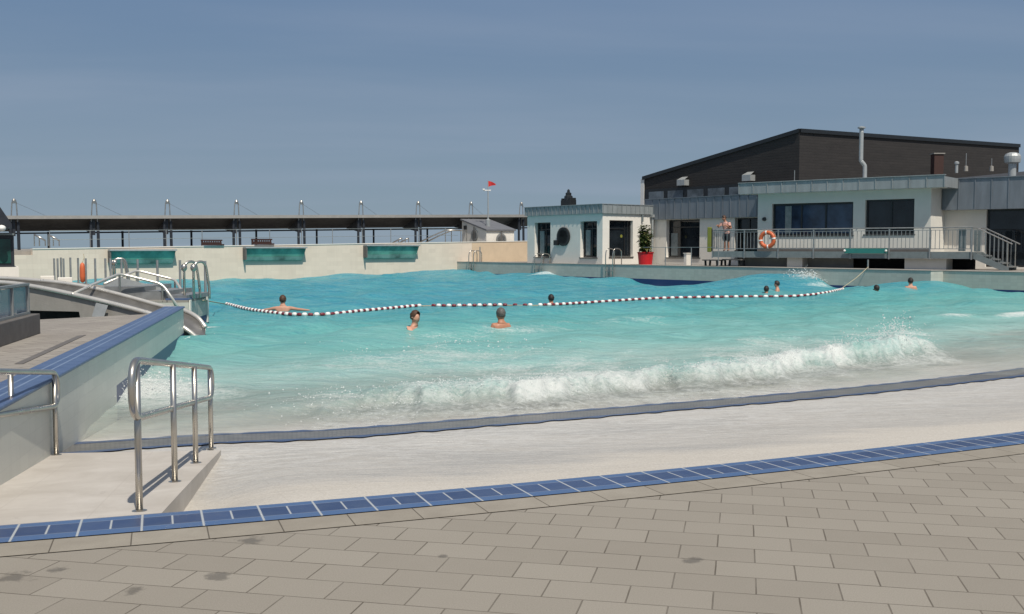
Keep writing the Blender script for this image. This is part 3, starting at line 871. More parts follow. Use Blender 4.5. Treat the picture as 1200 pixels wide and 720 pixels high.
# --- the water of the wave pool
def water_mat():
    T = NT('wave_pool_water')
    tc = T.n('ShaderNodeTexCoord').outputs['Object']
    dep = T.n('ShaderNodeAttribute', attribute_name='depth').outputs['Fac']
    foam = T.n('ShaderNodeAttribute', attribute_name='foam').outputs['Fac']
    mp = T.n('ShaderNodeMapping', i={'Vector': tc, 'Rotation': (0,0,R(-30)), 'Scale': (.6,1.25,1)}).outputs[0]
    big = noise(T, mp, .35, 5, .6, .4)
    d2 = T.math('ADD', dep, T.math('MULTIPLY', T.math('SUBTRACT', big, .5), T.math('MULTIPLY', dep, .9)))
    body = T.ramp(T.math('DIVIDE', d2, 2.2), [(0.0,(.64,.625,.58)),(.07,(.585,.605,.565)),(.14,(.36,.475,.445)),(.27,(.185,.385,.365)),(.50,(.085,.315,.315)),(.78,(.030,.25,.31)),(1.0,(.014,.205,.305))])
    mps = T.n('ShaderNodeMapping', i={'Vector': tc, 'Rotation': (0,0,R(-27)), 'Scale': (.45,1.9,1)}).outputs[0]
    st = T.maprange(noise(T, mps, 1.5, 7, .68, .7), .38, .66)
    body = T.mix(T.math('MULTIPLY', st, T.maprange(dep, .05, .25, .0, .36)), body, (.17,.42,.40), 'MIX')
    fg = T.maprange(noise(T, mp, 13, 6, .75, .3), .40, .66)
    body = T.mix(T.math('MULTIPLY', fg, T.maprange(dep, .05, .2, .0, .30)), body, (.24,.46,.435), 'MIX')
    gy = T.math('MULTIPLY', T.maprange(noise(T, mp, .42, 4, .6, .5), .46, .66), T.maprange(dep, .15, .6, .65, 0))
    gy = T.math('MULTIPLY', gy, T.maprange(dep, .12, .26))
    body = T.mix(gy, body, (.30,.36,.335), 'MIX')
    dk = T.maprange(noise(T, mps, .75, 6, .65, .6), .56, .74)  # darker streaks paint in the shaded trough lines of the swell
    body = T.mix(T.math('MULTIPLY', dk, T.maprange(dep, .25, 1.0, .0, .62)), body, (.028,.23,.28), 'MIX')
    # veil of air bubbles
    bub = T.maprange(noise(T, mp, .55, 6, .7, .8), .50, .78)
    body = T.mix(T.math('MULTIPLY', bub, T.maprange(dep, .3, 1.2, .5, .16)), body, (.36,.55,.52))
    tint = T.ramp(T.math('DIVIDE', d2, 1.2), [(0.0,(1,1,1)),(.12,(.90,.97,.96)),(.45,(.6,.88,.86)),(1.0,(.2,.65,.66))])
    tr = T.n('ShaderNodeBsdfTransparent', i={0: tint})
    df = T.n('ShaderNodeBsdfDiffuse', i={0: body})
    turb = T.maprange(d2, .02, .38, .12, .97)
    b1 = noise(T, mp, 2.4, 4, .6, .3); b2 = noise(T, mp, 8.5, 5, .62, .5); b3 = noise(T, tc, 26, 3, .6)
    hh = T.math('ADD', T.math('ADD', T.math('MULTIPLY', b1, 1.0), T.math('MULTIPLY', b2, .34)), T.math('MULTIPLY', b3, .10))
    hh = T.math('MULTIPLY', hh, T.maprange(dep, 0, .25, .12, 1))
    bp = T.n('ShaderNodeBump', i={'Strength': .9, 'Distance': .12, 'Height': hh})
    T.t.links.new(bp.outputs[0], df.inputs['Normal'])
    m1 = T.n('ShaderNodeMixShader', i={0: turb, 1: tr.outputs[0], 2: df.outputs[0]})
    gls = T.n('ShaderNodeBsdfGlossy', i={0: (1,1,1,1), 'Roughness': .07})
    T.t.links.new(bp.outputs[0], gls.inputs['Normal'])
    fr = T.n('ShaderNodeFresnel', i={'IOR': 1.33}); T.t.links.new(bp.outputs[0], fr.inputs['Normal'])
    fac = T.math('MULTIPLY', T.math('MINIMUM', T.math('MULTIPLY', fr.outputs[0], .60), .34), T.maprange(dep, 0, .35, .45, 1))
    m2 = T.n('ShaderNodeMixShader', i={0: fac, 1: m1.outputs[0], 2: gls.outputs[0]})
    # foam
    fn = T.math('ADD', T.math('MULTIPLY', noise(T, tc, 13, 9, .82, .15), .65), T.math('MULTIPLY', noise(T, mp, 1.7, 8, .75, .6), .5))
    fm = T.maprange(T.math('ADD', foam, T.math('MULTIPLY', T.math('SUBTRACT', fn, .575), 2.9)), .28, 1.02, 0, 1)
    vor = T.n('ShaderNodeTexVoronoi', feature='DISTANCE_TO_EDGE', i={'Vector': mp, 'Scale': 3.2})
    lace = T.math('MULTIPLY', T.maprange(vor.outputs[0], .06, .0), T.maprange(T.math('ADD', foam, T.math('MULTIPLY', big, .4)), .30, .75))
    fm = T.math('MAXIMUM', fm, T.math('MULTIPLY', lace, .0))
    fm = T.math('MULTIPLY', fm, T.maprange(foam, .04, .15))
    fd = T.n('ShaderNodeBsdfDiffuse', i={0: (.74,.77,.75,1)})
    fb = T.n('ShaderNodeBump', i={'Strength': .8, 'Distance': .05, 'Height': noise(T, tc, 34, 7, .8)})
    T.t.links.new(fb.outputs[0], fd.inputs['Normal'])
    m3 = T.n('ShaderNodeMixShader', i={0: T.math('MULTIPLY', fm, .93), 1: m2.outputs[0], 2: fd.outputs[0]})
    return T.out(m3.outputs[0])
M['water'] = water_mat()
def water_left(Y): return np.interp(Y, [5,8.8,20,20.1,24,24.3,26,38.7,52,60], [-3.6,-4.05,-6.5,-10.5,-10.5,-7.45,-7.75,-17.4,-27,-29])
nc = 760
uu = np.linspace(-.56, .80, nc)
dd = np.concatenate([np.geomspace(8.6, 24, 420), np.geomspace(24.08, 76, 330)])
WX = uu[None,:]*dd[:,None]; WY = np.repeat(dd[:,None], nc, 1)
WZ, ZB, FO = water_fields(WX, WY)
DEP = np.clip(WZ-ZB, 0, None)
cXm = (WX[:-1,:-1]+WX[1:,1:])/2; cYm = (WY[:-1,:-1]+WY[1:,1:])/2
wet = (WZ-ZB) > -.004
keep = (wet[:-1,:-1]|wet[1:,1:]|wet[1:,:-1]|wet[:-1,1:]) & (cXm > water_left(cYm)) & (cXm < 30)
o = grid_mesh('water', WX, WY, np.where(wet, WZ, np.minimum(WZ, ZB-.004)), M['water'], attrs={'depth': DEP, 'foam': FO}, keep=keep)
tag(o, kind='structure')

# --- spray thrown up by the breaking wave, plus sun-sparkle specks: beads and clots, nobody could count them
def spray_mat():
    T = NT('white_spray')
    d = T.n('ShaderNodeBsdfDiffuse', i={0: (.78,.81,.80,1)})
    t = T.n('ShaderNodeBsdfTransparent')
    m = T.n('ShaderNodeMixShader', i={0: .55, 1: t.outputs[0], 2: d.outputs[0]})
    return T.out(m.outputs[0])
sp = MB()
def clot(c, r):
    a = rng.uniform(.7,1.3,3)
    V = [(c[0]+r*a[0]*sx_, c[1]+r*a[1]*sy_, c[2]+r*a[2]*sz_) for sx_,sy_,sz_ in ((1,0,0),(-1,0,0),(0,1,0),(0,-1,0),(0,0,1),(0,0,-1))]
    sp.add(V, [(0,2,4),(2,1,4),(1,3,4),(3,0,4),(2,0,5),(1,2,5),(3,1,5),(0,3,5)])
N = 15000
xs = rng.uniform(bore[1,0]-.3, bore[-2,0]+.25, N)
for X in xs:
    a = float(np.interp(X, bore[:,0], bore_amp))
    if rng.random() > .75*(a/.24)**1.0*(.55+.45*math.sin(X*2.7+.6)*math.sin(X*1.3)): continue
    s = rng.normal(.08, .20)
    Y = float(np.interp(X, bore[:,0], bore[:,1]))+s/.86
    z = water_z(X, Y)
    up = abs(rng.normal(0, .040))*(1+.9*(X > 5.2))
    clot((X,Y,z+up), float(np.clip(rng.lognormal(-5.35,.5), .0025, .011)))
def burst(px, py, n, rx, rz_, r0, z0=None):
    q = PZ(px,py,WL)
    for _ in range(n):
        X = q.x+rng.normal(0,rx); Y = q.y+rng.normal(0,rx)
        clot((X,Y,water_z(X,Y)+abs(rng.normal(0,rz_))), float(np.clip(rng.lognormal(r0-.55,.5), .003,.02)))
burst(1050,409,700,.36,.17,-4.4); burst(520,410,260,.9,.012,-4.3); burst(430,470,160,.5,.03,-4.5); burst(172,460,600,.34,.12,-4.5); burst(234,397,90,.16,.06,-4.4)  # second burst: flat white specks standing in for sun sparkles on the water
q = PY(940,325,45.4)
for _ in range(380):
    X = q.x+rng.normal(.35,.5); Y = q.y+rng.normal(0,.25)
    clot((X,Y,water_z(X,Y)+abs(rng.normal(0,.13))), float(np.clip(rng.lognormal(-4.0,.45), .006,.035)))
o = sp.build('spray', spray_mat()); tag(o, kind='stuff', label='white spray flung up along the breaking wave, with specks standing in for sun sparkles', cat='spray')

# ================================================================== FRAMES FOR BUILDINGS
class Fr:
    """local frame: x along the face to the right, y away from the camera, z up"""
    def __init__(self, O, ex, z0=0.0):
        self.O = Vector((O[0],O[1])); self.ex = Vector(ex[:2]).normalized()
        self.ey = Vector((-self.ex.y, self.ex.x)); self.z0 = z0
        self.ang = math.atan2(self.ex.y, self.ex.x)
    def l(self, px, py, off=0.0):
        d = ray(px, py); h = Vector((d.x, d.y))
        t = (self.O.dot(self.ey)+off)/h.dot(self.ey)
        q = h*t-self.O
        return q.dot(self.ex), EYE+d.z*t-self.z0
    def x(self, px, off=0.0): return self.l(px, 290, off)[0]
    def z(self, px, py, off=0.0): return self.l(px, py, off)[1]
    def w(self, x, y, z): 
        q = self.O+self.ex*x+self.ey*y; return Vector((q.x,q.y,z+self.z0))
    def rect(self, x0, y0, x1, y1, off=0.0):        # photo rectangle -> local rectangle
        xa = self.x(x0, off); xb = self.x(x1, off)
        zt = (self.z(x0,y0,off)+self.z(x1,y0,off))/2; zb = (self.z(x0,y1,off)+self.z(x1,y1,off))/2
        return (xa, zb, xb, zt)
    def empty(self, name, label, cat, group=None):
        return empty(name, (self.O.x,self.O.y,self.z0), self.ang, label, cat, group)

DECK = .65
E1 = Vector((.617,-.786)); E1.normalize()
E2 = Vector((.778,-.628)); E2.normalize()
B1 = Vector((-E1.y, E1.x))

def window(parent, r, y, vb=(), hb=(), fw=.07, depth=.09, glass='glass', frame='black', sill=None, extra=None, name='window'):
    x0,z0,x1,z1 = r
    f = MB()
    f.box(x0,y,z0,x0+fw,y+depth,z1); f.box(x1-fw,y,z0,x1,y+depth,z1)
    f.box(x0+fw,y,z1-fw,x1-fw,y+depth,z1); f.box(x0+fw,y,z0,x1-fw,y+depth,z0+fw)
    for t in vb:
        xm = x0+(x1-x0)*t; f.box(xm-fw*.45,y+.006,z0+fw,xm+fw*.45,y+depth-.006,z1-fw)
    for t in hb:
        zm = z0+(z1-z0)*t; f.box(x0+fw,y+.012,zm-fw*.4,x1-fw,y+depth-.012,zm+fw*.4)
    o = f.build(name, M[frame], parent)
    g = MB(); g.box(x0+.02,y+depth*.5,z0+.02,x1-.02,y+depth*.5+.012,z1-.02)
    g.build('pane', M[glass], o)
    if extra: extra(o, y+depth*.5-.004)
    if sill is not None:
        s = MB(); s.box(x0-.06,y-sill,z0-.05,x1+.06,y,z0-.004); s.build('sill', M['black'], o)
    return o

def fascia(name, parent, x0, x1, z0, z1, y0, y1, m, step, ends=True):
    f = MB(); f.box(x0,y0,z0,x1,y1,z1)
    n = max(1, round((x1-x0)/step))
    for i in range(n+1):
        x = x0+(x1-x0)*i/n
        f.box(x-.018,y0-.028,z0+.005,x+.018,y0-.002,z1-.01)
    f.box(x0-.03,y0-.05,z1+.002,x1+.03,y1+.02,z1+.035)
    return f.build(name, m, parent)

# ---------------------------------------------------------------- poolside ledge and deck (right)
LA = PZ(1091,318,DECK)
LA2 = Vector((LA.x,LA.y))
ledge = Fr(LA2-E1*40, E1, 0)           # local x = 40 at the corner
led = empty('pool_ledge', (LA2.x,LA2.y,0), math.atan2(E1.y,E1.x), 'long pale green tiled pool ledge under the white buildings', 'pool ledge')
m = MB(); m.box(-33.4,0,-2.4,0,1.4,DECK)
o = uvbox(m.build('wall', M['ledge'], led)); 
m = MB(); m.box(-33.4,-.02,DECK+.003,.02,1.38,DECK+.03); m.build('edge_slab', M['concrete'], led)
led2 = empty('pool_ledge', (LA2.x,LA2.y,0), math.atan2(E1.y,E1.x), 'set back ledge of the pool at the right edge, below the metal steps', 'pool ledge')
m = MB(); m.box(.0,.92,-2.4,26,2.3,DECK-.015)
uvbox(m.build('wall', M['ledge'], led2))
m = MB(); m.box(.03,.90,DECK-.012,26,2.28,DECK+.012); m.build('edge_slab', M['concrete'], led2)
# deck behind the ledge
m = MB()
def LW(x,y): q = LA2+E1*x+B1*y; return (q.x,q.y)
m.prism([LW(-33.4,1.385),LW(-.01,1.385),LW(-.01,2.29),LW(26,2.29),LW(26,40),LW(-33.4,40)], -2.9, DECK-.004)
def deck_mat():
    T = NT('poolside_slabs')
    tc = T.n('ShaderNodeTexCoord').outputs['Object']
    mp = T.n('ShaderNodeMapping', i={'Vector': tc, 'Rotation': (0,0,-math.atan2(E1.y,E1.x))}).outputs[0]
    br = T.n('ShaderNodeTexBrick', offset=.5, i={'Vector': mp, 'Color1': (.25,.225,.20,1),'Color2': (.31,.285,.25,1),'Mortar': (.12,.11,.10,1),'Scale':1.0,'Brick Width':.4,'Row Height':.25,'Mortar Size':.006})
    f = T.maprange(noise(T,tc,1.0,6),.3,.7)
    cc = T.mix(T.math('MULTIPLY',f,.3), br.outputs[0], (.18,.165,.145))
    p = T.n('ShaderNodeBsdfPrincipled', i={'Base Color': cc, 'Roughness': .8}); return T.out(p.outputs[0])
M['deck'] = deck_mat()
tag(m.build('poolside_deck', M['deck']), kind='structure')

# ---------------------------------------------------------------- white pavilion with porthole
c0 = LA2+B1*.62
u706 = (706-600)/F
def on_line(P, D, px):
    d = ray(px, 290); u = d.x/d.y
    t = (u*P.y-P.x)/(D.x-u*D.y); return P+D*t
C706 = on_line(c0, E1, 706)
wl = on_line(c0, E1, 618); WLEN = (C706-wl).length
wp = Fr(wl, E1, DECK)
pav = wp.empty('pavilion', 'small white flat roofed pavilion with a porthole and zinc roof band behind the ledge', 'pavilion')
ztop = 3.97-DECK; zf = ztop-.50
holes = []
r1 = wp.rect(626.5,261,645,301.5); r2 = wp.rect(680,259.5,699.5,302)
r1 = (r1[0]-.0, r1[1], r1[2], r1[3]);
m = MB(); m.wall(0, WLEN, 0, zf, 0, .42, [r1, r2])
DEPTH = 3.9
side = Fr(C706, B1, DECK)                 # the lit side face, right of the corner
rd = side.rect(714,258.5,741.5,301)
ms = MB(); ms.wall(.42, DEPTH, 0, zf, 0, .35, [(rd[0],rd[1],rd[2],rd[3])])
# bring the side wall into the front frame: local side x -> +y, side y -> -x
V = [(WLEN-p_[1], p_[0], p_[2]) for p_ in ms.v]
m.add(V, ms.f)
m.box(0.002,.424,0,.3,DEPTH,zf); m.box(.3,DEPTH-.3,0,WLEN-.352,DEPTH,zf)
m.build('wall', M['white'], pav)
fb = fascia('roof_band', pav, -.10, WLEN+.10, zf+.003, ztop, -.10, DEPTH+.05, M['zinc'], .36)
for i in range(12):
    y = -.05+i*(DEPTH/11); sb = MB(); sb.box(WLEN+.102,y-.018,zf+.01,WLEN+.13,y+.018,ztop-.012)
    sb.build('standing_seam', M['zinc'], pav)
def pav_curtain(x0,x1,z0,z1):
    def fn(o, y):
        s = MB(); s.box(x0,y-.008,z0,x1,y-.002,z1); s.build('curtain', M['curtain'], o)
    return fn
def pav_win(r):
    x0,z0,x1,z1 = r
    wd = x1-x0
    o = window(pav, (x0+.02,z0,x1,z1), .24, (.52,), (.80,), .08, sill=.30, extra=pav_curtain(x0+.16,x0+wd*.40,z0+.12,z0+(z1-z0)*.76))
    return o
pav_win((r1[0]+0,r1[1],r1[2],r1[3])); pav_win(r2)
# side door of the pavilion
x0,z0,x1,z1 = rd
f = MB()
yy = WLEN-.30
def sbox(b, a0,a1,d0,d1,c0_,c1): b.box(WLEN-d1, a0, c0_, WLEN-d0, a1, c1)
fw=.09
for a0,a1,c0_,c1 in ((x0,x0+fw,z0,z1),(x1-fw,x1,z0,z1),(x0+fw,x1-fw,z1-fw,z1),(x0+fw,x1-fw,z0,z0+fw),(x0+(x1-x0)*.72,x0+(x1-x0)*.72+.07,z0+fw,z1-fw)):
    sbox(f,a0,a1,.18,.28,c0_,c1)
sbox(f,x0+fw,x0+(x1-x0)*.72,.19,.27,z1-.50,z1-.43)
od = f.build('glazed_door', M['black'], pav)
g = MB(); sbox(g,x0+.02,x1-.02,.225,.24,z0+.02,z1-.02); g.build('pane', M['glass'], od)
g = MB(); sbox(g,x0-.04,x1+.04,-.05,.178,z0-.05,z0-.004); g.build('sill', M['black'], od)
g = MB(); g.lathe([(.0,0),(.09,0),(.09,.01),(.0,.01)], 14, (WLEN-.222, x0+(x1-x0)*.62, z0+1.15), axis='x'); g.build('sticker', M['lime'], od)
# porthole
px_, pz_ = wp.l(661, 277.5)
pr = .54
g = MB(); g.lathe([(pr-.13,-.10),(pr,-.10),(pr,.02),(pr-.13,.02),(pr-.13,-.10)], 28, (px_,0,pz_), axis='y')
po = g.build('porthole', M['black'], pav)
g = MB(); g.lathe([(.0,-.05),(pr-.12,-.05),(pr-.12,-.03),(.0,-.03)], 28, (px_,0,pz_), axis='y'); g.build('pane', M['glass'], po)
g = MB(); g.box(px_-.03,-.085,pz_-.46,px_+.03,-.055,pz_+.46); g.box(px_-.46,-.083,pz_-.03,px_+.46,-.057,pz_+.03); g.build('glazing_bar', M['black'], po)
g = MB(); g.box(px_-.70,-.22,pz_-.50,px_-.40,-.02,pz_-.20); g.build('porthole_shadow_block', M['black'], pav, bevel=.02)  # black block stands in for the shadow cast lower left of the porthole
# gutter outlet + downpipe at the right end of the side face
g = MB(); a = DEPTH-.10
g.tube([(WLEN+.12,a,zf-.06),(WLEN+.12,a,0.02)], .055, 8); g.box(WLEN+.02,a-.13,zf-.16,WLEN+.24,a+.13,zf+.0); g.build('downpipe', M['vent'], pav)
g = MB(); g.box(WLEN+.01, side.x(751), zf-.42, WLEN+.10, side.x(751)+.10, zf-.02); g.build('wall_lamp', M['greysteel'], pav)

# dark rooftop figure on the pavilion
q = wp.l(648, 242); base = wp.w(q[0], 1.2, ztop+.037)
orn = empty('roof_ornament', base, wp.ang, 'dark stepped ornament standing on the roof of the small white pavilion', 'ornament')
g = MB(); g.box(-.42,-.25,0,.42,.25,.38); g.box(-.40,-.23,.38,-.24,.23,.48); g.box(.22,-.23,.38,.42,.23,.50); g.build('base_block', M['black'], orn, bevel=.02)
g = MB(); g.lathe([(.27,.38),(.25,.60),(.17,.66),(.18,.78),(.09,.84),(.08,.95),(.02,1.02)], 12); g.build('turret', M['black'], orn)

# ---------------------------------------------------------------- café wall with grey seam cladding
cw0 = C706+B1*DEPTH
caf0 = on_line(cw0, E1, 757); caf1 = on_line(cw0, E1, 892)
CL = (caf1-caf0).length
cf = Fr(caf0, E1, DECK)
caf = cf.empty('cafe_wing', 'low white wing with tall dark doors under a band of grey standing seam cladding', 'building')
zt = cf.z(757,234.5); zb = cf.z(757,258)
d1 = cf.rect(779,258.2,818,301); d1=(d1[0],cf.z(800,302),d1[2],zb-.03)
d2 = cf.rect(859,256,892,300); d2=(d2[0],.25,CL-.3,zb-.03)
low = (d1[2]-.95, .02, d1[2], d1[1])
m = MB(); m.wall(.0, CL, 0, zb-.003, .12, .5, [d1,d2])
m.build('wall', M['white'], caf)
fascia('seam_cladding', caf, -.05, CL+.3, zb, zt, -.06, .6, M['zincdark'], .58)
def cafc(o,y):
    s = MB(); s.box(d1[0]+.12,y-.008,d1[1]+.1,d1[0]+.62,y-.002,d1[3]-.75); s.build('curtain', M['curtain'], o)
window(caf, d1, .36, (.34,), (.80,), .08, sill=.28, extra=cafc, name='glazed_door')
window(caf, d2, .36, (.5,), (), .08, name='glazed_door')
m = MB(); m.box(.2,.6,zt-.12,CL+3,6.4,zt-.02); m.build('roof', M['roofgrey'], caf)

# ---------------------------------------------------------------- dark hall behind
hp = cw0+B1*3.6
h0 = on_line(hp, E1, 753); h1 = on_line(hp, E1, 935)
def zat(P, px, py):
    d = ray(px,py); return EYE+d.z*(P.y/d.y)
HD = Vector((.884,.468)); HD.normalize()
h2 = on_line(h1, HD, 1191); 
h3 = h2+(h0-h1)
zh0 = zat(h0,753,208.5); zh1 = zat(h1,935,152.5); zh2 = zat(h2,1191,170.5)
hall = empty('hall', (h0.x,h0.y,0), 0, 'large dark brown clad hall with a sloping roofline behind the low buildings', 'hall')
m = MB()
pl = [h0,h1,h2,h3]; pl = [(p_.x-h0.x,p_.y-h0.y) for p_ in pl]
m.prism(pl, 0.0, [zh0,zh1,zh2,zh2-(zh1-zh0)])
m.build('wall', M['cladding'], hall)
# roof edge trim
m = MB()
tp = [Vector((pl[0][0],pl[0][1],zh0)),Vector((pl[1][0],pl[1][1],zh1)),Vector((pl[2][0],pl[2][1],zh2))]
for a,b in ((tp[0],tp[1]),(tp[1],tp[2])):
    d_ = (b-a).normalized(); nrm = Vector((d_.y,-d_.x,0)).normalized()
    m.extr([a+nrm*.10-Vector((0,0,.14)), a+nrm*.10+Vector((0,0,.07)), a-nrm*.2+Vector((0,0,.07)), a-nrm*.2-Vector((0,0,.0))], b-a)
m.build('roof_edge', M['black'], hall)
m = MB(); e1 = E1
hf = Fr(h0, E1, 0)
xa = 0; 
ha = empty('hall_trim', (0,0,0)) if False else None
def HL(x,y,z): q = E1*x+B1*y; return (q.x,q.y,z)
m.extr([HL(-.16,-.06,3.6),HL(.14,-.06,3.6),HL(.14,-.02,3.6),HL(-.16,-.02,3.6)], (0,0,zh0-3.68)); m.build('corner_trim', M['whiteplastic'], hall)
# strip window
sw0 = hf.rect(757,225,864,229)
za = hf.z(757,232); zb_ = hf.z(757,222.5)
m = MB(); xA, xB = hf.x(756), hf.x(885)
def hbox(b, x0,x1,y0,y1,z0,z1):
    b.extr([HL(x0,y0,z0),HL(x1,y0,z0),HL(x1,y1,z0),HL(x0,y1,z0)], (0,0,z1-z0))
hbox(m,xA,xB,-.05,-.01,3.4,zb_); ow_ = m.build('strip_window', M['black'], hall)
xx = xA+.35; nn=0
while xx < xB-1.2:
    g = MB(); hbox(g,xx,xx+1.25,-.07,-.052,4.0,zb_-.16); g.build('pane', M['skylight'], ow_); xx += 1.6
for px,py in ((803,213.5),(880,208)):
    xv, zv = hf.l(px,py)
    g = MB(); hbox(g,xv-.30,xv+.30,-.42,-.003,zv-.22,zv+.12); g.extr([HL(xv-.30,-.42,zv+.122),HL(xv+.30,-.42,zv+.122),HL(xv+.22,-.05,zv+.30),HL(xv-.22,-.05,zv+.30)], HL(0,.04,.01)); g.build('vent_hood', M['vent'], hall)

# ---------------------------------------------------------------- wing with the balcony
bo = PY(835,290,51.0); BO = Vector((bo.x,bo.y))
FZ = 1.42
def on2(off, px):
    return on_line(BO+Vector((-E2.y,E2.x))*off, E2, px)
bl = Fr(BO, E2, 0)
w0 = on2(1.7, 887.5); w1 = on2(1.7, 1090); WWL = (w1-w0).length
wf = Fr(w0, E2, 0)
wing = wf.empty('wing', 'pale rendered wing with two wide dark windows behind the balcony', 'building')
zft = (wf.z(887,214,-.55)+wf.z(1090,206.5,-.55))/2; zfb = zft-.52
wa = wf.rect(904,238,999,276); wb = wf.rect(1013,233.8,1070.5,274.6)
m = MB(); m.wall(0, WWL, .3, zfb+.1, 0, .35, [wa,wb])
# side face back to the recess
m.wall(0,0,0,0,0,0,[])
SB = 2.0
m.box(WWL-.35,.352,.3,WWL,SB+.4,zfb+.1); m.box(.0,.352,.3,.3,SB+3,zfb+.1)
m.build('wall', M['pale'], wing)
m = MB(); m.box(.02,-.012,FZ-.02,WWL-.02,-.002,FZ+.15); m.build('plinth', M['darkgrey'], wing)
window(wing, wa, .16, (.36,.66), (), .09, glass='glassblue', sill=.20, extra=lambda o,y: (lambda s: (s.box(wa[0]+(wa[2]-wa[0])*.15,y-.01,wa[1]+.1,wa[0]+(wa[2]-wa[0])*.23,y-.003,wa[3]-.12), s.build('curtain', M['curtain'], o)))(MB()))
window(wing, wb, .16, (.52,), (), .09, sill=.20)
xe = wf.x(1105,-.55)
f = MB(); x0f = wf.x(865,-.55)
fascia('roof_band', wing, x0f, xe, zfb, zft, -.55, -.45, M['zinc'], .74)
m = MB(); m.box(x0f,-.448,zfb+.02,xe-.0,SB+2.0,zft-.05); m.build('roof', M['zinc'], wing)
m = MB(); m.box(x0f+.02,-.44,zfb-.012,xe-.02,-.003,zfb+.017); m.build('soffit', M['pale'], wing)
lx_,lz_ = wf.l(896,257)
m = MB(); m.lathe([(.0,-.10),(.09,-.10),(.10,0),(.0,0)],12,(lx_,0,lz_),axis='y'); m.build('wall_lamp', M['black'], wing)

# recessed part at the far right
rc0 = Vector((w1.x,w1.y))+Vector((-E2.y,E2.x))*SB
rf = Fr(rc0, E2, 0)
rec = rf.empty('recessed_wing', 'recessed wing at the right edge with grey zinc band and large dark opening', 'building')
zr1 = (rf.z(1120,211,-.5)+rf.z(1200,206,-.5))/2; zr0 = (rf.z(1120,246,-.5)+rf.z(1200,244.5,-.5))/2
xo = rf.x(1155); 
m = MB(); m.wall(0, 16, .3, zr0+.05, 0, .35, [(xo,.72,xo+6.5,zr0+.02)])
m.build('wall', M['white'], rec)
fascia('zinc_band', rec, .05, 16, zr0, zr1, -.5, .5, M['zincdark'], .70)
window(rec, (xo,.72,xo+6.5,zr0+.0), .15, (.33,.66), (), .09, name='glazed_opening')
m = MB(); m.box(.05,.52,zr1-.15,16,9,zr1-.03); m.build('roof', M['roofgrey'], rec)
m = MB(); m.prism([(rf.x(1020,3.5),3.5),(rf.x(1205,3.5),3.5),(rf.x(1205,3.5),3.9),(rf.x(1020,3.5),3.9)], zr1-.2, [zr1+.05,zr1+.50,zr1+.50,zr1+.05]); m.build('upstand', M['roofgrey'], rec)

# things on the roofs
fl = hf_ = None
def on_roof(name, px, pyb, Y, label, cat):
    p_ = PY(px,pyb,Y); return empty(name, (p_.x,p_.y,p_.z), 0, label, cat)
c_ = on_roof('flue', 1010, 208, 52, 'tall grey metal flue pipe with a kink rising in front of the dark hall', 'flue')
hh = 58*52/F
m = MB(); m.tube(smooth_path([(.14,0,-.3),(.14,0,.45),(.10,0,.62),(-.04,0,.80),(-.06,0,1.0),(-.06,0,hh-.08)],5), .105, 12); m.build('pipe', M['vent'], c_, smooth=True)
m = MB(); m.lathe([(.10,hh-.08),(.19,hh-.06),(.19,hh),(.02,hh+.05)],14,(-.06,0,0)); m.build('cap', M['vent'], c_)
c_ = on_roof('chimney', 1098, 199, 54, 'short red brick chimney against the dark hall wall', 'chimney')
m = MB(); m.box(-.24,-.24,-.4,.24,.24,.78); m.build('stack', M['brick'], c_)
m = MB(); m.box(-.29,-.29,.782,.29,.29,.84); m.build('cap', M['concrete'], c_)
m = MB(); m.box(-.17,-.17,.0,.17,.17,.16); 
c_ = on_roof('roof_cowl', 1186, 205, 48, 'pale mushroom shaped ventilation cowl on the roof at the right', 'roof vent')
m = MB(); m.lathe([(.17,-.3),(.17,.55)],16); m.build('duct', M['vent'], c_, smooth=False)
m = MB(); m.lathe([(.17,.50),(.34,.56),(.36,.72),(.36,.84),(.30,.95),(.14,1.02),(.02,1.03)],18); m.build('hood', M['vent'], c_, smooth=False)
for i,(px,pyb,pt,lab) in enumerate(((1132,196,180,'taller thin lightning rod on the flat roof beside the brick chimney'),(1162,196,186,'shorter thin lightning rod on the flat roof near the mushroom vent'),(931,213,200,'thin lightning rod on the wing roof in front of the hall corner'))):
    c_ = on_roof('lightning_rod', px, pyb, 50, lab, 'lightning rod')
    m = MB(); m.tube([(0,0,-.2),(0,0,(pyb-pt)*50/F)], .018, 6); m.build('rod', M['dullsteel'], c_)
    m = MB(); m.lathe([(.10,-.2),(.09,.04),(.02,.06)],10); m.build('foot', M['concrete'], c_)
c_ = on_roof('roof_pipe', 1121, 198, 50, 'stubby grey vent pipe between the chimney and the lightning rod', 'vent pipe')
m = MB(); m.lathe([(.07,-.2),(.07,.22),(.11,.23),(.11,.32),(.02,.36)],12); m.build('pipe', M['vent'], c_)

# ---------------------------------------------------------------- balcony
BLEN = bl.x(1140)
bal = empty('balcony', (BO.x,BO.y,0), bl.ang, 'long grey steel balcony with vertical bars in front of the pale wing', 'balcony')
m = MB(); m.box(0,0,FZ-.17,BLEN,1.69,FZ-.02); m.box(0,-.035,FZ-.28,BLEN,-.003,FZ-.01); m.build('floor_slab', M['greysteel'], bal)
m = MB(); m.box(0,-.06,FZ-.305,BLEN,.04,FZ-.283); m.build('edge_flange', M['dullsteel'], bal)
RT = 1.02
m = MB(); m.tube([(0,-.04,FZ+RT),(BLEN,-.04,FZ+RT)], .027, 8); m.build('top_rail', M['dullsteel'], bal)
m = MB(); m.box(0,-.055,FZ+.10,BLEN,-.025,FZ+.13); m.build('bottom_rail', M['dullsteel'], bal)
m = MB(); m.box(0,-.055,FZ+RT-.12,BLEN,-.025,FZ+RT-.095); m.build('middle_rail', M['dullsteel'], bal)
npost = 7
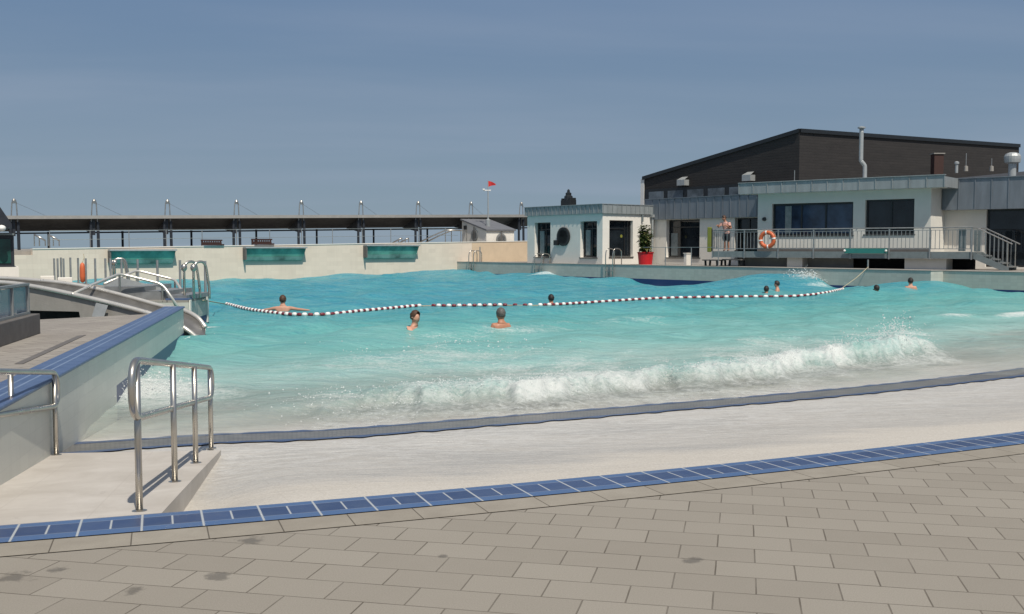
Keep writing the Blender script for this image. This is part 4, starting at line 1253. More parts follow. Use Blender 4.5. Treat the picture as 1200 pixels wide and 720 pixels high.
for i in range(npost+1):
    x = BLEN*i/npost
    x = min(max(x,.03),BLEN-.03)
    m = MB(); m.box(x-.03,-.075,FZ-.34,x+.03,-.0605,FZ+RT-.03); m.box(x-.025,-.056,FZ+.0,x+.025,-.028,FZ+RT-.03); m.build('post', M['dullsteel'], bal)
nb = 68
for i in range(nb):
    x = BLEN*(i+.5)/nb
    m = MB(); m.box(x-.011,-.05,FZ+.131,x+.011,-.03,FZ+RT-.122); m.build('baluster', M['dullsteel'], bal)
# return at the left end
m = MB(); m.tube([(.03,0,FZ+RT),(.03,1.6,FZ+RT)], .025, 8); m.box(.015,.02,FZ+.10,.045,1.6,FZ+.13)
for k in range(8): m.box(.02,.15+k*.19,FZ+.131,.04,.17+k*.19,FZ+RT-.02)
m.build('end_railing', M['dullsteel'], bal)
for px, pw, mt in ((932,.75,'white'),(1085,1.75,'ledge')):
    xk = bl.x(px, .25)
    m = MB(); m.box(xk-pw/2,.2,DECK-.3,xk+pw/2,1.1,FZ-.173); o = m.build('pillar', M['pale'], bal)
m = MB(); m.box(bl.x(866,.8),.8,DECK-.2,bl.x(1000,.8),.9,FZ-.173); m.build('back_wall', M['concrete'], bal)
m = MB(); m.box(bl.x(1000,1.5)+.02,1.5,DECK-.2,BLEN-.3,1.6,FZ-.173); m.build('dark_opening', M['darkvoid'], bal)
# panel posts near the stair end
for px in (1127,):
    xk = bl.x(px); m = MB(); m.box(xk-.14,.02,FZ+.02,xk+.14,.06,FZ+RT-.06); m.build('gate_panel', M['greysteel'], bal)

# metal steps down from its right end
so_ = bl.w(BLEN+.02,0,0)
stp = empty('steps', (so_.x,so_.y,0), bl.ang, 'grey metal steps with slanting handrails leading down from the balcony', 'steps')
SX = bl.x(1182)-BLEN; SD = FZ-DECK-.01
n = 4
for i in range(n):
    m = MB(); x = SX*(i+.2)/n; z = FZ-SD*(i+1)/(n+1)
    m.box(x,.06,z-.04,x+SX/n*1.05,1.25,z); m.build('tread', M['dullsteel'], stp)
for y in (.0,1.27):
    m = MB(); m.extr([(0,y,FZ-.02),(SX,y,DECK+.12),(SX,y,DECK-.0),(SX-.3,y,DECK-.0),(0,y,FZ-.30)], (0,.04,0)); m.build('stringer', M['greysteel'], stp)
    m = MB(); m.tube(round_path([(-.05,y+.02,FZ+RT-.02),(.12,y+.02,FZ+RT-.02),(SX+.12,y+.02,DECK+1.08)],.08), .026, 8)
    m.tube([(SX*.96,y+.02,DECK+.02),(SX*.96,y+.02,DECK+1.14)], .022, 8); m.tube([(.14,y+.02,FZ-.05),(.14,y+.02,FZ+RT-.06)], .022, 8); m.build('handrail', M['steel'], stp)
    for k in range(6):
        x = .14+(SX*.96-.14)*(k+1)/7
        zb1 = FZ-(FZ-DECK-.12)*(x/SX); zt1 = FZ+RT-.02-(RT-.02+FZ-DECK-1.08)*((x-.12)/SX)
        m = MB(); m.box(x-.009,y+.012,zb1-.03,x+.009,y+.030,zt1-.02); m.build('baluster', M['dullsteel'], stp)
m = MB(); m.box(-.10,.45,FZ+.0,.16,.49,FZ+RT-.12); m.build('gate_panel', M['greysteel'], stp)

# life ring on the railing
rx_, rz_ = bl.l(899.5,281,-.1)
rr0 = bl.w(rx_,-.13,rz_)
ring = empty('life_ring', rr0, bl.ang, 'orange life ring with white bands hanging on the balcony railing', 'life ring')
m = MB(); R0, r0 = .335, .095
nseg = 48
for sname in (0,):
    P_ = [(R0*math.cos(2*math.pi*k/nseg),0,R0*math.sin(2*math.pi*k/nseg)) for k in range(nseg)]
    m.tube(P_, r0, 12, closed=True)
m.build('ring', M['orange'], ring, smooth=True)
for k in range(4):
    a = R(8+90*k)
    g = MB(); g.tube([(R0*math.cos(a+t),0,R0*math.sin(a+t)) for t in (-.10,0,.10)], r0+.006, 12); g.build('band', M['whiteplastic'], ring, smooth=True)
g = MB(); g.tube([((R0+.12)*math.cos(2*math.pi*k/32)*(1.0 if k%8 else .92),-.02,(R0+.12)*math.sin(2*math.pi*k/32)*(1.0 if k%8 else .92)) for k in range(32)], .010, 6, closed=True); g.build('grab_line', M['rope'], ring)

# yellow rescue board at the left end
q = bl.w(-.10,-.10,0)
yb = empty('rescue_board', (q.x,q.y,FZ-.05), bl.ang, 'narrow yellow green rescue board upright at the left end of the balcony', 'rescue board')
m = MB(); m.box(-.13,-.04,0,.10,.03,1.22); m.build('board', M['lime'], yb, bevel=.03)
m = MB(); m.box(.102,-.03,.05,.13,.02,1.15); m.build('edge', M['black'], yb)

# teal board under the railing with two lamps
xa, za_ = bl.l(990,294,-.1); xb, _ = bl.l(1040,294,-.1)
q = bl.w(xa,-.14,za_)
tb = empty('signal_board', (q.x,q.y,q.z), bl.ang, 'teal board with a white lamp at each end fixed under the balcony railing', 'board')
m = MB(); m.box(0,-.03,-.12,xb-xa,.03,.10); m.build('board', M['teal'], tb, bevel=.01)
for x in (0.03, xb-xa-.03):
    m = MB(); m.ball((x,-.07,.0),.055); m.build('lamp', M['whiteplastic'], tb)

# dark benches on the deck in front of the balcony's left end
for px0,px1,lab,dz in ((823,842,'low dark bench on the deck left of the balcony end',.26),(846,868,'low dark bench on the deck half under the balcony end',.30)):
    a = on_line(LA2+B1*.75, E1, px0); b = on_line(LA2+B1*.75, E1, px1); ln = (b-a).length
    be = empty('bench', (a.x,a.y,DECK+.03), math.atan2(E1.y,E1.x), lab, 'bench')
    m = MB()
    for k in range(3): m.box(0,.0+k*.17,dz,ln,.15+k*.17,dz+.05)
    m.build('seat', M['darkgrey'], be)
    for x in (.12, ln-.18):
        m = MB(); m.extr([(x,.05,0),(x,.14,0),(x,.12,dz-.003),(x,.02,dz-.003)],(.06,0,0)); m.build('leg', M['black'], be)
        m = MB(); m.extr([(x,.36,0),(x,.45,0),(x,.48,dz-.003),(x,.38,dz-.003)],(.06,0,0)); m.build('leg', M['black'], be)

# slim railing in front of the café doors
a = on_line(LA2+B1*.25, E1, 780); b = on_line(LA2+B1*.25, E1, 842); ln = (b-a).length
rl = empty('deck_railing', (a.x,a.y,DECK+.03), math.atan2(E1.y,E1.x), 'thin grey rail on slim posts along the ledge before the cafe doors', 'railing')
m = MB(); m.tube([(-1.6,0,.92),(ln,0,.92)], .014, 6); m.build('rail', M['dullsteel'], rl)
for k in range(3):
    m = MB(); x = ln*k/2; m.tube([(x,0,0),(x,0,.92)], .022, 8); m.build('post', M['dullsteel'], rl)

# white box by the doors
a = on_line(LA2+B1*1.9, E1, 803)
m = MB(); m.box(-.09,0,0,.09,.35,.62)
bx = empty('low_wall', (a.x,a.y,DECK), math.atan2(E1.y,E1.x), 'short low white wall beside the tall dark cafe doors', 'wall')
m.build('block', M['white'], bx); m = MB(); m.box(-.12,-.03,.622,.12,.38,.66); m.build('capping', M['white'], bx)

# ---------------------------------------------------------------- potted plant
pp = PZ(756.5,309.3,DECK+.03)
on = on_line(LA2+B1*1.1, E1, 756.5)
pot = empty('potted_plant', (on.x,on.y,DECK+.03), 0, 'bushy green plant in a bright red pot beside the white pavilion', 'potted plant')
PH = .66; pr_ = .42
m = MB(); m.lathe([(.0,0),(pr_*.86,0),(pr_,PH),(pr_*1.05,PH),(pr_*1.05,PH-.06)],22); m.lathe([(pr_*1.05,PH-.06),(pr_*1.05,PH+.01),(pr_*.92,PH+.01),(pr_*.90,PH-.08)],22); m.build('pot', M['red'], pot, smooth=False)
m = MB(); m.lathe([(.0,PH-.12),(pr_*.93,PH-.09),(pr_*.93,PH-.08),(.0,PH-.06)],18); m.build('soil', M['soil'], pot)
def leaf_mat(name, c):
    T = NT(name)
    tc = T.n('ShaderNodeTexCoord').outputs['Object']
    f = T.maprange(noise(T,tc,5,4),.3,.7)
    cc = T.mix(f, tuple(x*.5 for x in c), tuple(x*1.5 for x in c))
    p = T.n('ShaderNodeBsdfPrincipled', i={'Base Color': cc, 'Roughness': .5})
    return T.out(p.outputs[0])
M['leaf'] = leaf_mat('green_leaves', (.055,.085,.022)); M['leaf2'] = leaf_mat('yellow_green_leaves', (.13,.13,.04))
ms = MB(); ml = MB(); g2 = random.Random(4)
for k in range(26):
    a = g2.uniform(0,6.28); rr = g2.uniform(.05,.3); top = g2.uniform(.9,1.72)*(1-.30*rr)
    lean = g2.uniform(.0,.30)
    path = [Vector((rr*.6*math.cos(a),rr*.6*math.sin(a),PH-.08)), Vector((rr*math.cos(a),rr*math.sin(a),PH+top*.5)), Vector(((rr+lean)*math.cos(a)*.8,(rr+lean)*math.sin(a)*.8,PH-.1+top))]
    ms.tube(path, [.014,.011,.005], 5)
    for j in range(46):
        t = g2.uniform(.12,1)
        q = path[0].lerp(path[1],t*2) if t<.5 else path[1].lerp(path[2],t*2-1)
        b = g2.uniform(0,6.28); el = g2.uniform(-.4,.9); Ln = g2.uniform(.17,.32)*(1.1-.4*t); wd = Ln*.30
        d_ = Vector((math.cos(b)*math.cos(el),math.sin(b)*math.cos(el),math.sin(el)))
        sd_ = d_.cross(Vector((0,0,1))).normalized()*wd; up = sd_.cross(d_).normalized()*wd*.5
        o_ = q+d_*.03; e_ = o_+d_*Ln-Vector((0,0,Ln*.25))
        ml.add([o_, o_+d_*Ln*.45+sd_+up*.3, e_, o_+d_*Ln*.45-sd_+up*.3, o_+d_*Ln*.5-up*.4], [(0,1,4),(1,2,4),(2,3,4),(3,0,4)], 1 if g2.random()<.3 else 0)
ms.build('stems', M['bark'], pot); ml.build('foliage', [M['leaf'],M['leaf2']], pot)

# ---------------------------------------------------------------- ladders on the ledge
def ladder(px, pytop, gap, lab, th):
    P0 = on_line(LA2-B1*.02, E1, px)
    la = empty('pool_ladder', (P0.x,P0.y,DECK), math.atan2(E1.y,E1.x), lab, 'pool ladder')
    for x in (-gap/2, gap/2):
        m = MB(); m.tube(round_path([(x,.55,.03),(x,.55,th),(x,.02,th+.05),(x,-.10,th-.2),(x,-.10,-1.2)],.22,6), .028, 8); m.build('rail', M['steel'], la, smooth=True)
    for k in range(3):
        m = MB(); m.box(-gap/2+.02,-.16,-.35-k*.28,gap/2-.02,-.05,-.31-k*.28); m.build('step', M['dullsteel'], la)
ladder(715.5,289,.56,'chrome pool ladder with arched rails at the corner of the white pavilion',.85)
ladder(612+20,0,.62,'chrome pool ladder on the ledge below the left window of the pavilion',.55)
ladder(553.5,291,.50,'chrome pool ladder on the ledge near its left end below the pump hut',.70)
for px,lab in ((531.5,'lone slim steel post at the left end of the pale ledge'),(562.5,'lone slim steel post right of the leftmost ladder on the ledge')):
    P0 = on_line(LA2+B1*.2, E1, px)
    po_ = empty('steel_post', (P0.x,P0.y,DECK+.03), 0, lab, 'post')
    m = MB(); m.tube([(0,0,0),(0,0,.95)], .035, 8); m.build('post', M['dullsteel'], po_)
    m = MB(); m.lathe([(.08,0),(.08,.02),(.036,.03)],12); m.build('foot_plate', M['dullsteel'], po_)

# ================================================================== LEFT SIDE
# ---------------------------------------------------------------- far pool wall
FA = PY(250,290,58.0); FB = PY(545,290,67.5)
FA = Vector((FA.x,FA.y)); FB = Vector((FB.x,FB.y)); EF = (FB-FA).normalized()
fw0 = on_line(FA, EF, 18); fwm = on_line(FA, EF, 38); fw1 = on_line(FA, EF, 640)
fwf = Fr(fw0, EF, 0); FL = (fw1-fw0).length
XM = fwf.x(38); X555 = fwf.x(553)
zl = fwf.z(38,292.5); zr = fwf.z(540,284.5); zrr = zl+(zr-zl)*(FL-XM)/(fwf.x(540)-XM); zx = zl+(zrr-zl)*(X555-XM)/(FL-XM)
fwall = empty('pool_wall', (fw0.x,fw0.y,0), fwf.ang, 'long cream tiled wall along the far side of the wave pool', 'wall')
m = MB(); m.prism([(XM,0),(X555,0),(X555,.5),(XM,.5)], -2.4, [zl,zx,zx,zl]); m.prism([(-6,0),(XM-.002,0),(XM-.002,.5),(-6,.5)], -2.4, [zl-.28]*4)
uvbox(m.build('wall', M['farwall'], fwall))
m = MB(); m.prism([(X555+.004,-.001),(FL,-.001),(FL,.5),(X555+.004,.5)], -2.4, [zx,zrr,zrr,zx]); m.build('ochre_section', M['ochre'], fwall)
m = MB(); m.prism([(XM,-.03),(FL,-.03),(FL,.53),(XM,.53)], [zl+.003,zrr+.003,zrr+.003,zl+.003], [zl+.05,zrr+.05,zrr+.05,zl+.05]); m.build('capping', M['white'], fwall)
# terrace behind
m = MB(); m.prism([tuple(fwf.w(-20,.54,0))[:2],tuple(fwf.w(FL,.54,0))[:2],tuple(fwf.w(FL,26,0))[:2],tuple(fwf.w(-20,26,0))[:2]], -3, [zl-.3,zrr-.2,zrr-.2,zl-.3]); tag(m.build('terrace', M['concrete']), kind='structure')
# block closing the corner between the far wall and the ledge
m = MB(); q0 = LW(-33.35,.02)

# green trough-shaped boxes on the wall
for (px0,px1,yt,yb,lab) in ((128,203,293.0,309.0,'green glass box on the cream wall, left of the three, behind slim posts'),(286,355,290,305.5,'green glass box on the cream wall below the second dark bench, middle of three'),(427,487,287.5,303,'green glass box on the cream wall nearest the pump hut, right of three')):
    r = fwf.rect(px0,yt,px1,yb)
    b0 = fwf.w(r[0],0,r[1])
    gb_ = empty('glass_box', b0, fwf.ang, lab, 'glass box', 'green glass boxes on the far wall')
    W_ = r[2]-r[0]; H_ = r[3]-r[1]
    m = MB()
    V = [(.04,-.02,0),(W_-.12,-.02,0),(W_,-.42,H_),(-.02,-.42,H_)]
    m.add([(0.0,-.002,0),(W_-.10,-.002,0),(W_-.10,-.14,0),(.0,-.14,0),(-.02,-.002,H_-.06),(W_,-.002,H_-.06),(W_,-.45,H_-.06),(-.02,-.45,H_-.06)],
          [(0,1,2,3)[::-1],(4,5,6,7),(3,2,6,7),(0,3,7,4),(1,5,6,2),(0,4,5,1)])
    m.build('glazing', M['greenglass'], gb_)
    m = MB(); m.box(-.08,-.52,H_-.055,W_+.06,-.003,H_+.03); m.build('top_frame', M['whiteplastic' if False else 'vent'], gb_)
    m = MB(); m.add([(.0,-.155,.03),(W_-.11,-.155,.03),(W_-.07,-.26,H_*.30),(-.0,-.26,H_*.30),(.0,-.175,.02),(W_-.11,-.175,.02),(W_-.07,-.285,H_*.30),(-.0,-.285,H_*.30)],[(4,5,6,7),(0,3,2,1),(0,1,5,4),(2,3,7,6),(1,2,6,5),(3,0,4,7)]); m.build('lower_glass', M['palegreen'], gb_)
    m = MB(); m.box(-.09,-.47,.06,-.025,-.003,H_-.06); m.build('end_frame', M['darkgrey'], gb_)

# ---------------------------------------------------------------- canopy with masts
mx = [17,111,197,278,354,424,491,553,612]
C0 = PY(17,290,58.0); C1 = PY(612,290,75.0)
C0 = Vector((C0.x,C0.y)); C1 = Vector((C1.x,C1.y)); EC = (C1-C0).normalized()
cfm = Fr(C0, EC, 0)
zc0 = cfm.z(17,254.2); zc1 = cfm.z(612,252.6); CLn = (C1-C0).length
def cz(x): return zc0+(zc1-zc0)*x/CLn
zr0_ = cfm.z(17,271.5,3.2); zr1_ = cfm.z(612,266,3.2)
can = empty('canopy', (C0.x,C0.y,0), cfm.ang, 'long flat canopy with dark underside hung from paired steel masts behind the cream wall', 'canopy')
xL, xR = -8.0, CLn+3.0
def lz2(x): return zr0_+(zr1_-zr0_)*x/CLn
m = MB(); m.add([(xL,0,cz(xL)-.10),(xR,0,cz(xR)-.10),(xR,3.2,lz2(xR)),(xL,3.2,lz2(xL)),(xL,0,cz(xL)-.03),(xR,0,cz(xR)-.03),(xR,3.2,lz2(xR)+.12),(xL,3.2,lz2(xL)+.12)],
  [(0,3,2,1),(4,5,6,7),(0,1,5,4),(1,2,6,5),(2,3,7,6),(3,0,4,7)]); m.build('roof', M['canopy_under'], can)
m = MB(); m.extr([(xL,-.05,cz(xL)-.13),(xL,-.003,cz(xL)-.13),(xL,-.003,cz(xL)+.06),(xL,-.05,cz(xL)+.06)], (xR-xL,0,cz(xR)-cz(xL))); m.build('front_edge', M['canopy_edge'], can)
m = MB(); m.tube([(xL,3.0,lz2(xL)-.12),(xR,3.0,lz2(xR)-.12)], .05, 6); m.build('rear_beam', M['columnblue'], can)
tips = []
for i,px in enumerate(mx):
    x = cfm.x(px); zt_ = cfm.z(px,235+ (i*.45)); zg = zl-.3
    zj = cz(x)-.3
    ms = [tag(o) for o in ()]
    m = MB()
    for s in (-1,1):
        m.tube([(x+s*.20+.05,.22,zg),(x+s*.19+.05,.25,zj)], .085, 8)
    m.build('column', M['columnblue'], can)
    m = MB()
    for s in (-1,1):
        m.tube([(x+s*.17+.05,.25,zj),(x+s*.11+.06,.22,zt_-.08)], .034, 8)
    mo = m.build('mast', M['dullsteel'], can)
    m = MB(); m.lathe([(.0,-.10),(.12,-.08),(.12,.06),(.05,.16),(.0,.18)],12,(x+.06,.22,zt_-.06)); m.build('cap', M['steel'], mo)
    m = MB(); m.tube([(x+.10,.25,zt_-.10),(x+2.2,2.0,cz(x+2.2)-.05)], .008, 5); m.build('cable', M['dullsteel'], can)
    if i < len(mx)-1:
        xh = (x+cfm.x(mx[i+1]))/2
        m = MB(); m.tube([(xh,2.9,zg),(xh,2.9,lz2(xh)-.05)], .07, 8); m.build('rear_column', M['columnblue'], can)
# dark brackets under the roof
for px in mx:
    x = cfm.x(px)
    m = MB(); m.extr([(x-.06,.3,cz(x)-.12),(x-.06,2.6,lz2(x)-.02),(x-.06,.3,lz2(x)-.30)], (.16,0,0)); m.build('bracket', M['columnblue'], can)

# terrace railing between wall and canopy
rO = fwf.w(0,.9,0)
trl = empty('terrace_railing', (rO.x,rO.y,0), fwf.ang, 'thin two bar steel railing along the top of the cream wall under the canopy', 'railing')
def twz(x): return zl+(zrr-zl)*(x-XM)/(FL-XM)
for dz in (.95,.48):
    m = MB(); m.tube([(XM+1,0,twz(XM+1)+dz),(X555-.5,0,twz(X555-.5)+dz)], .014, 6); m.build('rail', M['greysteel'], trl)
k = 0; x = XM+1
while x < X555-.4:
    m = MB(); m.tube([(x,0,twz(x)-.2),(x,0,twz(x)+.95)], .022, 6); m.build('post', M['dullsteel'], trl); x += 2.0

# dark benches on the wall
for px0,px1,yt,yb,lab in ((236.5,260,281,289.5,'dark red slatted bench on the cream wall, left one between two canopy columns'),(295.5,318.5,280,288,'dark red slatted bench on the cream wall above the middle green box')):
    r = fwf.rect(px0,yt,px1,yb,.3); b0 = fwf.w(r[0],.3,twz(r[0])+.05)
    be = empty('bench', b0, fwf.ang, lab, 'bench'); W_ = r[2]-r[0]; H_ = r[3]-twz(r[0])-.05
    m = MB(); m.box(-.04,0,H_-.08,W_+.04,.06,H_); m.box(0,.01,.0+.10,W_,.05,.20)
    for k in range(9): m.box(W_*k/9+.01,.012,.201,W_*(k+.62)/9+.01,.048,H_-.082)
    m.build('backrest', M['wood'], be)
    m = MB(); m.box(0,-.40,.02,W_,-.005,.10); m.build('seat', M['wood'], be)
    for x in (0, W_-.05):
        m = MB(); m.box(x,.065,.0,x+.05,.12,H_-.02); m.build('leg', M['wood'], be)

# chrome stair rails on the terrace
def stair_rails(name, pts, Y, lab):
    P_ = [PY(x,y,Y) for x,y in pts]
    g0 = empty(name, P_[0]*1.0, 0, lab, 'handrail')
    for dx,dy in ((0,0),(.35,.9)):
        m = MB(); m.tube([p_-P_[0]+Vector((dx,dy,0)) for p_ in P_], .045, 8); m.build('rail', M['steel'], g0, smooth=True)
        for p_ in (P_[0],P_[-1],P_[len(P_)//2]):
            q = p_-P_[0]+Vector((dx,dy,0)); m = MB(); m.tube([q, Vector((q.x,q.y,-.62))], .03, 6); m.build('post', M['steel'], g0)
stair_rails('stair_handrail', [(40,275),(46,278),(53,282)], 55.5, 'short bright chrome stair rails on the terrace at the far left')
stair_rails('stair_handrail', [(488,286),(508,276),(522,270),(540,270)], 69.5, 'slanting chrome stair rails on the terrace left of the pump hut')
stair_rails('stair_handrail', [(460,285),(467,281),(471,279)], 68.0, 'small bright chrome handrail above the right green box')
m = MB(); a = PY(38,292,54.5)

# ---------------------------------------------------------------- pump hut with portholes
pcorner = PY(570,290,69.6); PC = Vector((pcorner.x,pcorner.y))
EH = Vector((.80,.60)).normalized()                  # lit front face
EHs = Vector((.56,-.83)).normalized()                # shaded left face, running towards the corner
hl0 = on_line(PC, EHs, 541.5); hr1 = on_line(PC, EH, 602.5)
hb = 1.35
ht = empty('pump_hut', (PC.x,PC.y,hb), 0, 'little cream hut with grey lean-to roof and two portholes standing on the wall', 'hut')
za1 = zat(PC,570,271.0)-hb; zl1 = zat(hl0,541.5,258.5)-hb; zr2 = zat(hr1,602.5,271.0)-hb
A0=(0,0); B0=(hr1.x-PC.x,hr1.y-PC.y); D0=(hl0.x-PC.x,hl0.y-PC.y); C0_=(B0[0]+D0[0],B0[1]+D0[1])
m = MB(); m.prism([A0,B0,C0_,D0],0,[za1,zr2,zl1+(zr2-za1),zl1]); m.build('wall', M['white'], ht)
ov = .16
def ovp(p_, k): return None
m = MB()
ctr = Vector(((B0[0]+D0[0])/2,(B0[1]+D0[1])/2))
rp = []
for p_,z in ((A0,za1),(B0,zr2),(C0_,zl1+zr2-za1),(D0,zl1)):
    q = ctr+(Vector(p_)-ctr)*1.07; rp.append((q,z))
m.prism([tuple(q) for q,z in rp],[z+.01-.0 for q,z in rp],[z+.11 for q,z in rp]); m.build('roof', M['roofgrey'], ht)
def port(frm, px, py, rad):
    fr_ = frm; x,z = fr_.l(px,py)
    c = fr_.w(x,-.0,z)-Vector((PC.x,PC.y,hb))
    g = MB(); g.lathe([(rad*.72,-.07),(rad,-.07),(rad,.02),(rad*.72,.02),(rad*.72,-.07)],20,axis='y'); o = g.build('porthole', M['dullsteel'], ht, loc=c, rz=fr_.ang)
    g = MB(); g.lathe([(0,-.03),(rad*.73,-.03),(rad*.73,-.01),(0,-.01)],20,axis='y'); g.build('pane', M['glassblue'], o)
    g = MB(); g.box(-.04,-.09,-rad*1.2,.04,-.075,rad*1.45); g.build('hinge_bar', M['darkgrey'], o)
port(Fr(PC,EH,hb), 587,281,.42)
port(Fr(PC,EHs,hb), 556.5,276,.40)
lf = Fr(PC,EHs,hb); x_,z_ = lf.l(546,267); c = lf.w(x_,0,z_)-Vector((PC.x,PC.y,hb))
g = MB(); g.box(-.12,-.12,-.14,.12,-.002,.14); g.build('wall_lamp', M['black'], ht, loc=c, rz=lf.ang)

# flag pole
fp = on_line(PC+Vector((-EH.y,EH.x))*1.0, EH, 572.0)
zb0 = zat(fp,571.5,262)-.25; zt0 = zat(fp,571.5,212)
pole = empty('flag_pole', (fp.x,fp.y,zb0), 0, 'slim grey pole with a cross arm and small red pennant above the pump hut', 'flag pole')
H_ = zt0-zb0
m = MB(); m.tube([(0,0,0),(0,0,H_*.78),(0,0,H_)],[.05,.04,.022],8); m.lathe([(.16,0),(.16,.5),(.05,.56)],10); m.build('pole', M['vent'], pole)
m = MB(); m.tube([(-.32,0,H_*.79),(.2,0,H_*.79)],.04,6); m.box(-.36,-.07,H_*.79+.03,-.22,.07,H_*.79+.13); m.build('cross_arm', M['whiteplastic'], pole)
m = MB(); n=8; V=[];Fs=[]
for i in range(n+1):
    t=i/n; yy_=.06*math.sin(t*5)
    hgt=.20*(1-t*.75); zc_=H_-.22-.02*t+.03*math.sin(t*4)
    for s in (-1,1):
        for th in (-.006,.006): V.append((.02+.50*t,yy_+th,zc_+s*hgt))
for i in range(n):
    a=i*4;b=a+4
    Fs += [(a,b,b+2,a+2),(a+1,a+3,b+3,b+1),(a,a+1,b+1,b),(a+2,b+2,b+3,a+3)]
Fs += [(0,2,3,1),(n*4,n*4+1,n*4+3,n*4+2)]
m.add(V,Fs); m.build('flag', M['flag'], pole)

# ---------------------------------------------------------------- left jetty with blue coping
JZ = .45
JP0 = PZ(0,480,JZ); JP1 = PZ(215,361,JZ); EJ = Vector((JP1.x-JP0.x,JP1.y-JP0.y)); JL0 = EJ.length; EJ.normalize()
JN = Vector((-EJ.y,EJ.x))                           # to the left
def J(x,y): q = Vector((JP0.x,JP0.y))+EJ*x+JN*y; return (q.x,q.y)
j = empty('jetty', (JP0.x,JP0.y,0), math.atan2(EJ.y,EJ.x), 'pale tiled jetty wall with blue tile coping reaching into the pool at the left', 'jetty')
JL = JL0
XB = -1.9
XS_ = (PZ(119,450,0.0).xy-Vector((JP0.x,JP0.y))).dot(EJ)
m = MB(); m.box(XB,0,-1.5,XS_-.001,.30,JZ-.006); uvbox(m.build('wall', M['jettywall'], j))
m = MB(); m.box(XS_+.001,0,-1.5,JL,.30,JZ-.006); uvbox(m.build('wall', M['jettytide'], j))
def jcop():
    T = NT('blue_coping_tiles')
    tc = T.n('ShaderNodeTexCoord').outputs['Object']
    sep = T.n('ShaderNodeSeparateXYZ', i={0: tc})
    v = T.math('DIVIDE', sep.outputs[1], .36)
    l1 = T.maprange(T.math('ABSOLUTE', T.math('SUBTRACT', v, .36)), .030,.018); l2 = T.maprange(T.math('ABSOLUTE', T.math('SUBTRACT', v, .62)), .030,.018)
    u = T.math('ABSOLUTE', T.math('SUBTRACT', T.math('FRACT', T.math('DIVIDE', sep.outputs[0], .25)), .5))
    l3 = T.math('MULTIPLY', T.maprange(u,.480,.490), .45)
    ln = T.math('MAXIMUM', T.math('MAXIMUM', l1, l2), l3)
    f = T.maprange(noise(T,tc,4,5,.6),.3,.7)
    cc = T.mix(f,(.052,.088,.185),(.082,.128,.24)); cc = T.mix(T.math('MULTIPLY', ln,.55), cc, (.28,.36,.47))
    p = T.n('ShaderNodeBsdfPrincipled', i={'Base Color': cc, 'Roughness': .4}); return T.out(p.outputs[0])
M['jcop'] = jcop()
m = MB(); m.box(XB,-.025,JZ-.004,JL+.02,.355,JZ+.03); m.build('coping', M['jcop'], j, bevel=.012)
# deck slab
JD = JZ-.03
m = MB(); m.prism([(XB,.36),(11.4,.36),(10.2,2.1),(9.2,5.6),(XB,5.6)], JD-.5, JD); 
dk = m.build('deck_slab', M['deck'], j)
# recessed drain slot in the deck
def jl(px,py): 
    p_ = PZ(px,py,JD); q = Vector((p_.x,p_.y))-Vector((JP0.x,JP0.y)); return Vector((q.dot(EJ),q.dot(JN)))
s0=jl(17,426.5); s1=jl(100,393.5); s2=jl(92,393.3); s3=jl(28,426)
s0=jl(17,427); s3=jl(27,427); s1=jl(101,393); s2=jl(91,394)
m = MB(); m.prism([tuple(s0),tuple(s3),tuple(s1),tuple(s2)], JD+.002, JD+.006); m.build('drain_slot', M['darkgrey'], j)
for px_i,wd in ((.0,.0),): pass

# parapet block with glass on the deck
pA = PZ(47.5,391,JD); pB = PZ(0,406,JD)
EP = Vector((pA.x-pB.x,pA.y-pB.y)).normalized(); EP = EJ.copy()
pa = empty('glass_parapet', (pA.x,pA.y,JD), math.atan2(EP.y,EP.x), 'dark stone parapet block with framed glass screen on the left jetty', 'parapet')
hB = .27; hG = .72
d13 = pA.y
hB = zat(Vector((pA.x,pA.y)),44,367.5)-JD; hG = zat(Vector((pA.x,pA.y)),38,331.5)-JD
m = MB(); m.box(-3.2,0,0,0,.55,hB); m.build('block', M['darkgrey'], pa, bevel=.01)
m = MB(); m.box(-3.2,.10,hB+.002,-.10,.17,hB+.035); m.build('bottom_rail', M['dullsteel'], pa)
m = MB(); m.box(-3.2,.10,hG-.03,-.10,.17,hG); m.build('top_rail', M['dullsteel'], pa)
for k in range(4):
    x = -.10-.80*k
    m = MB(); m.box(x-.04,.105,hB+.036,x,.165,hG-.032); m.build('post', M['dullsteel'], pa)
    if k<3:
        m = MB(); m.box(x-.78,.125,hB+.05,x-.05,.140,hG-.045); m.build('glass_pane', M['clearglass'], pa)

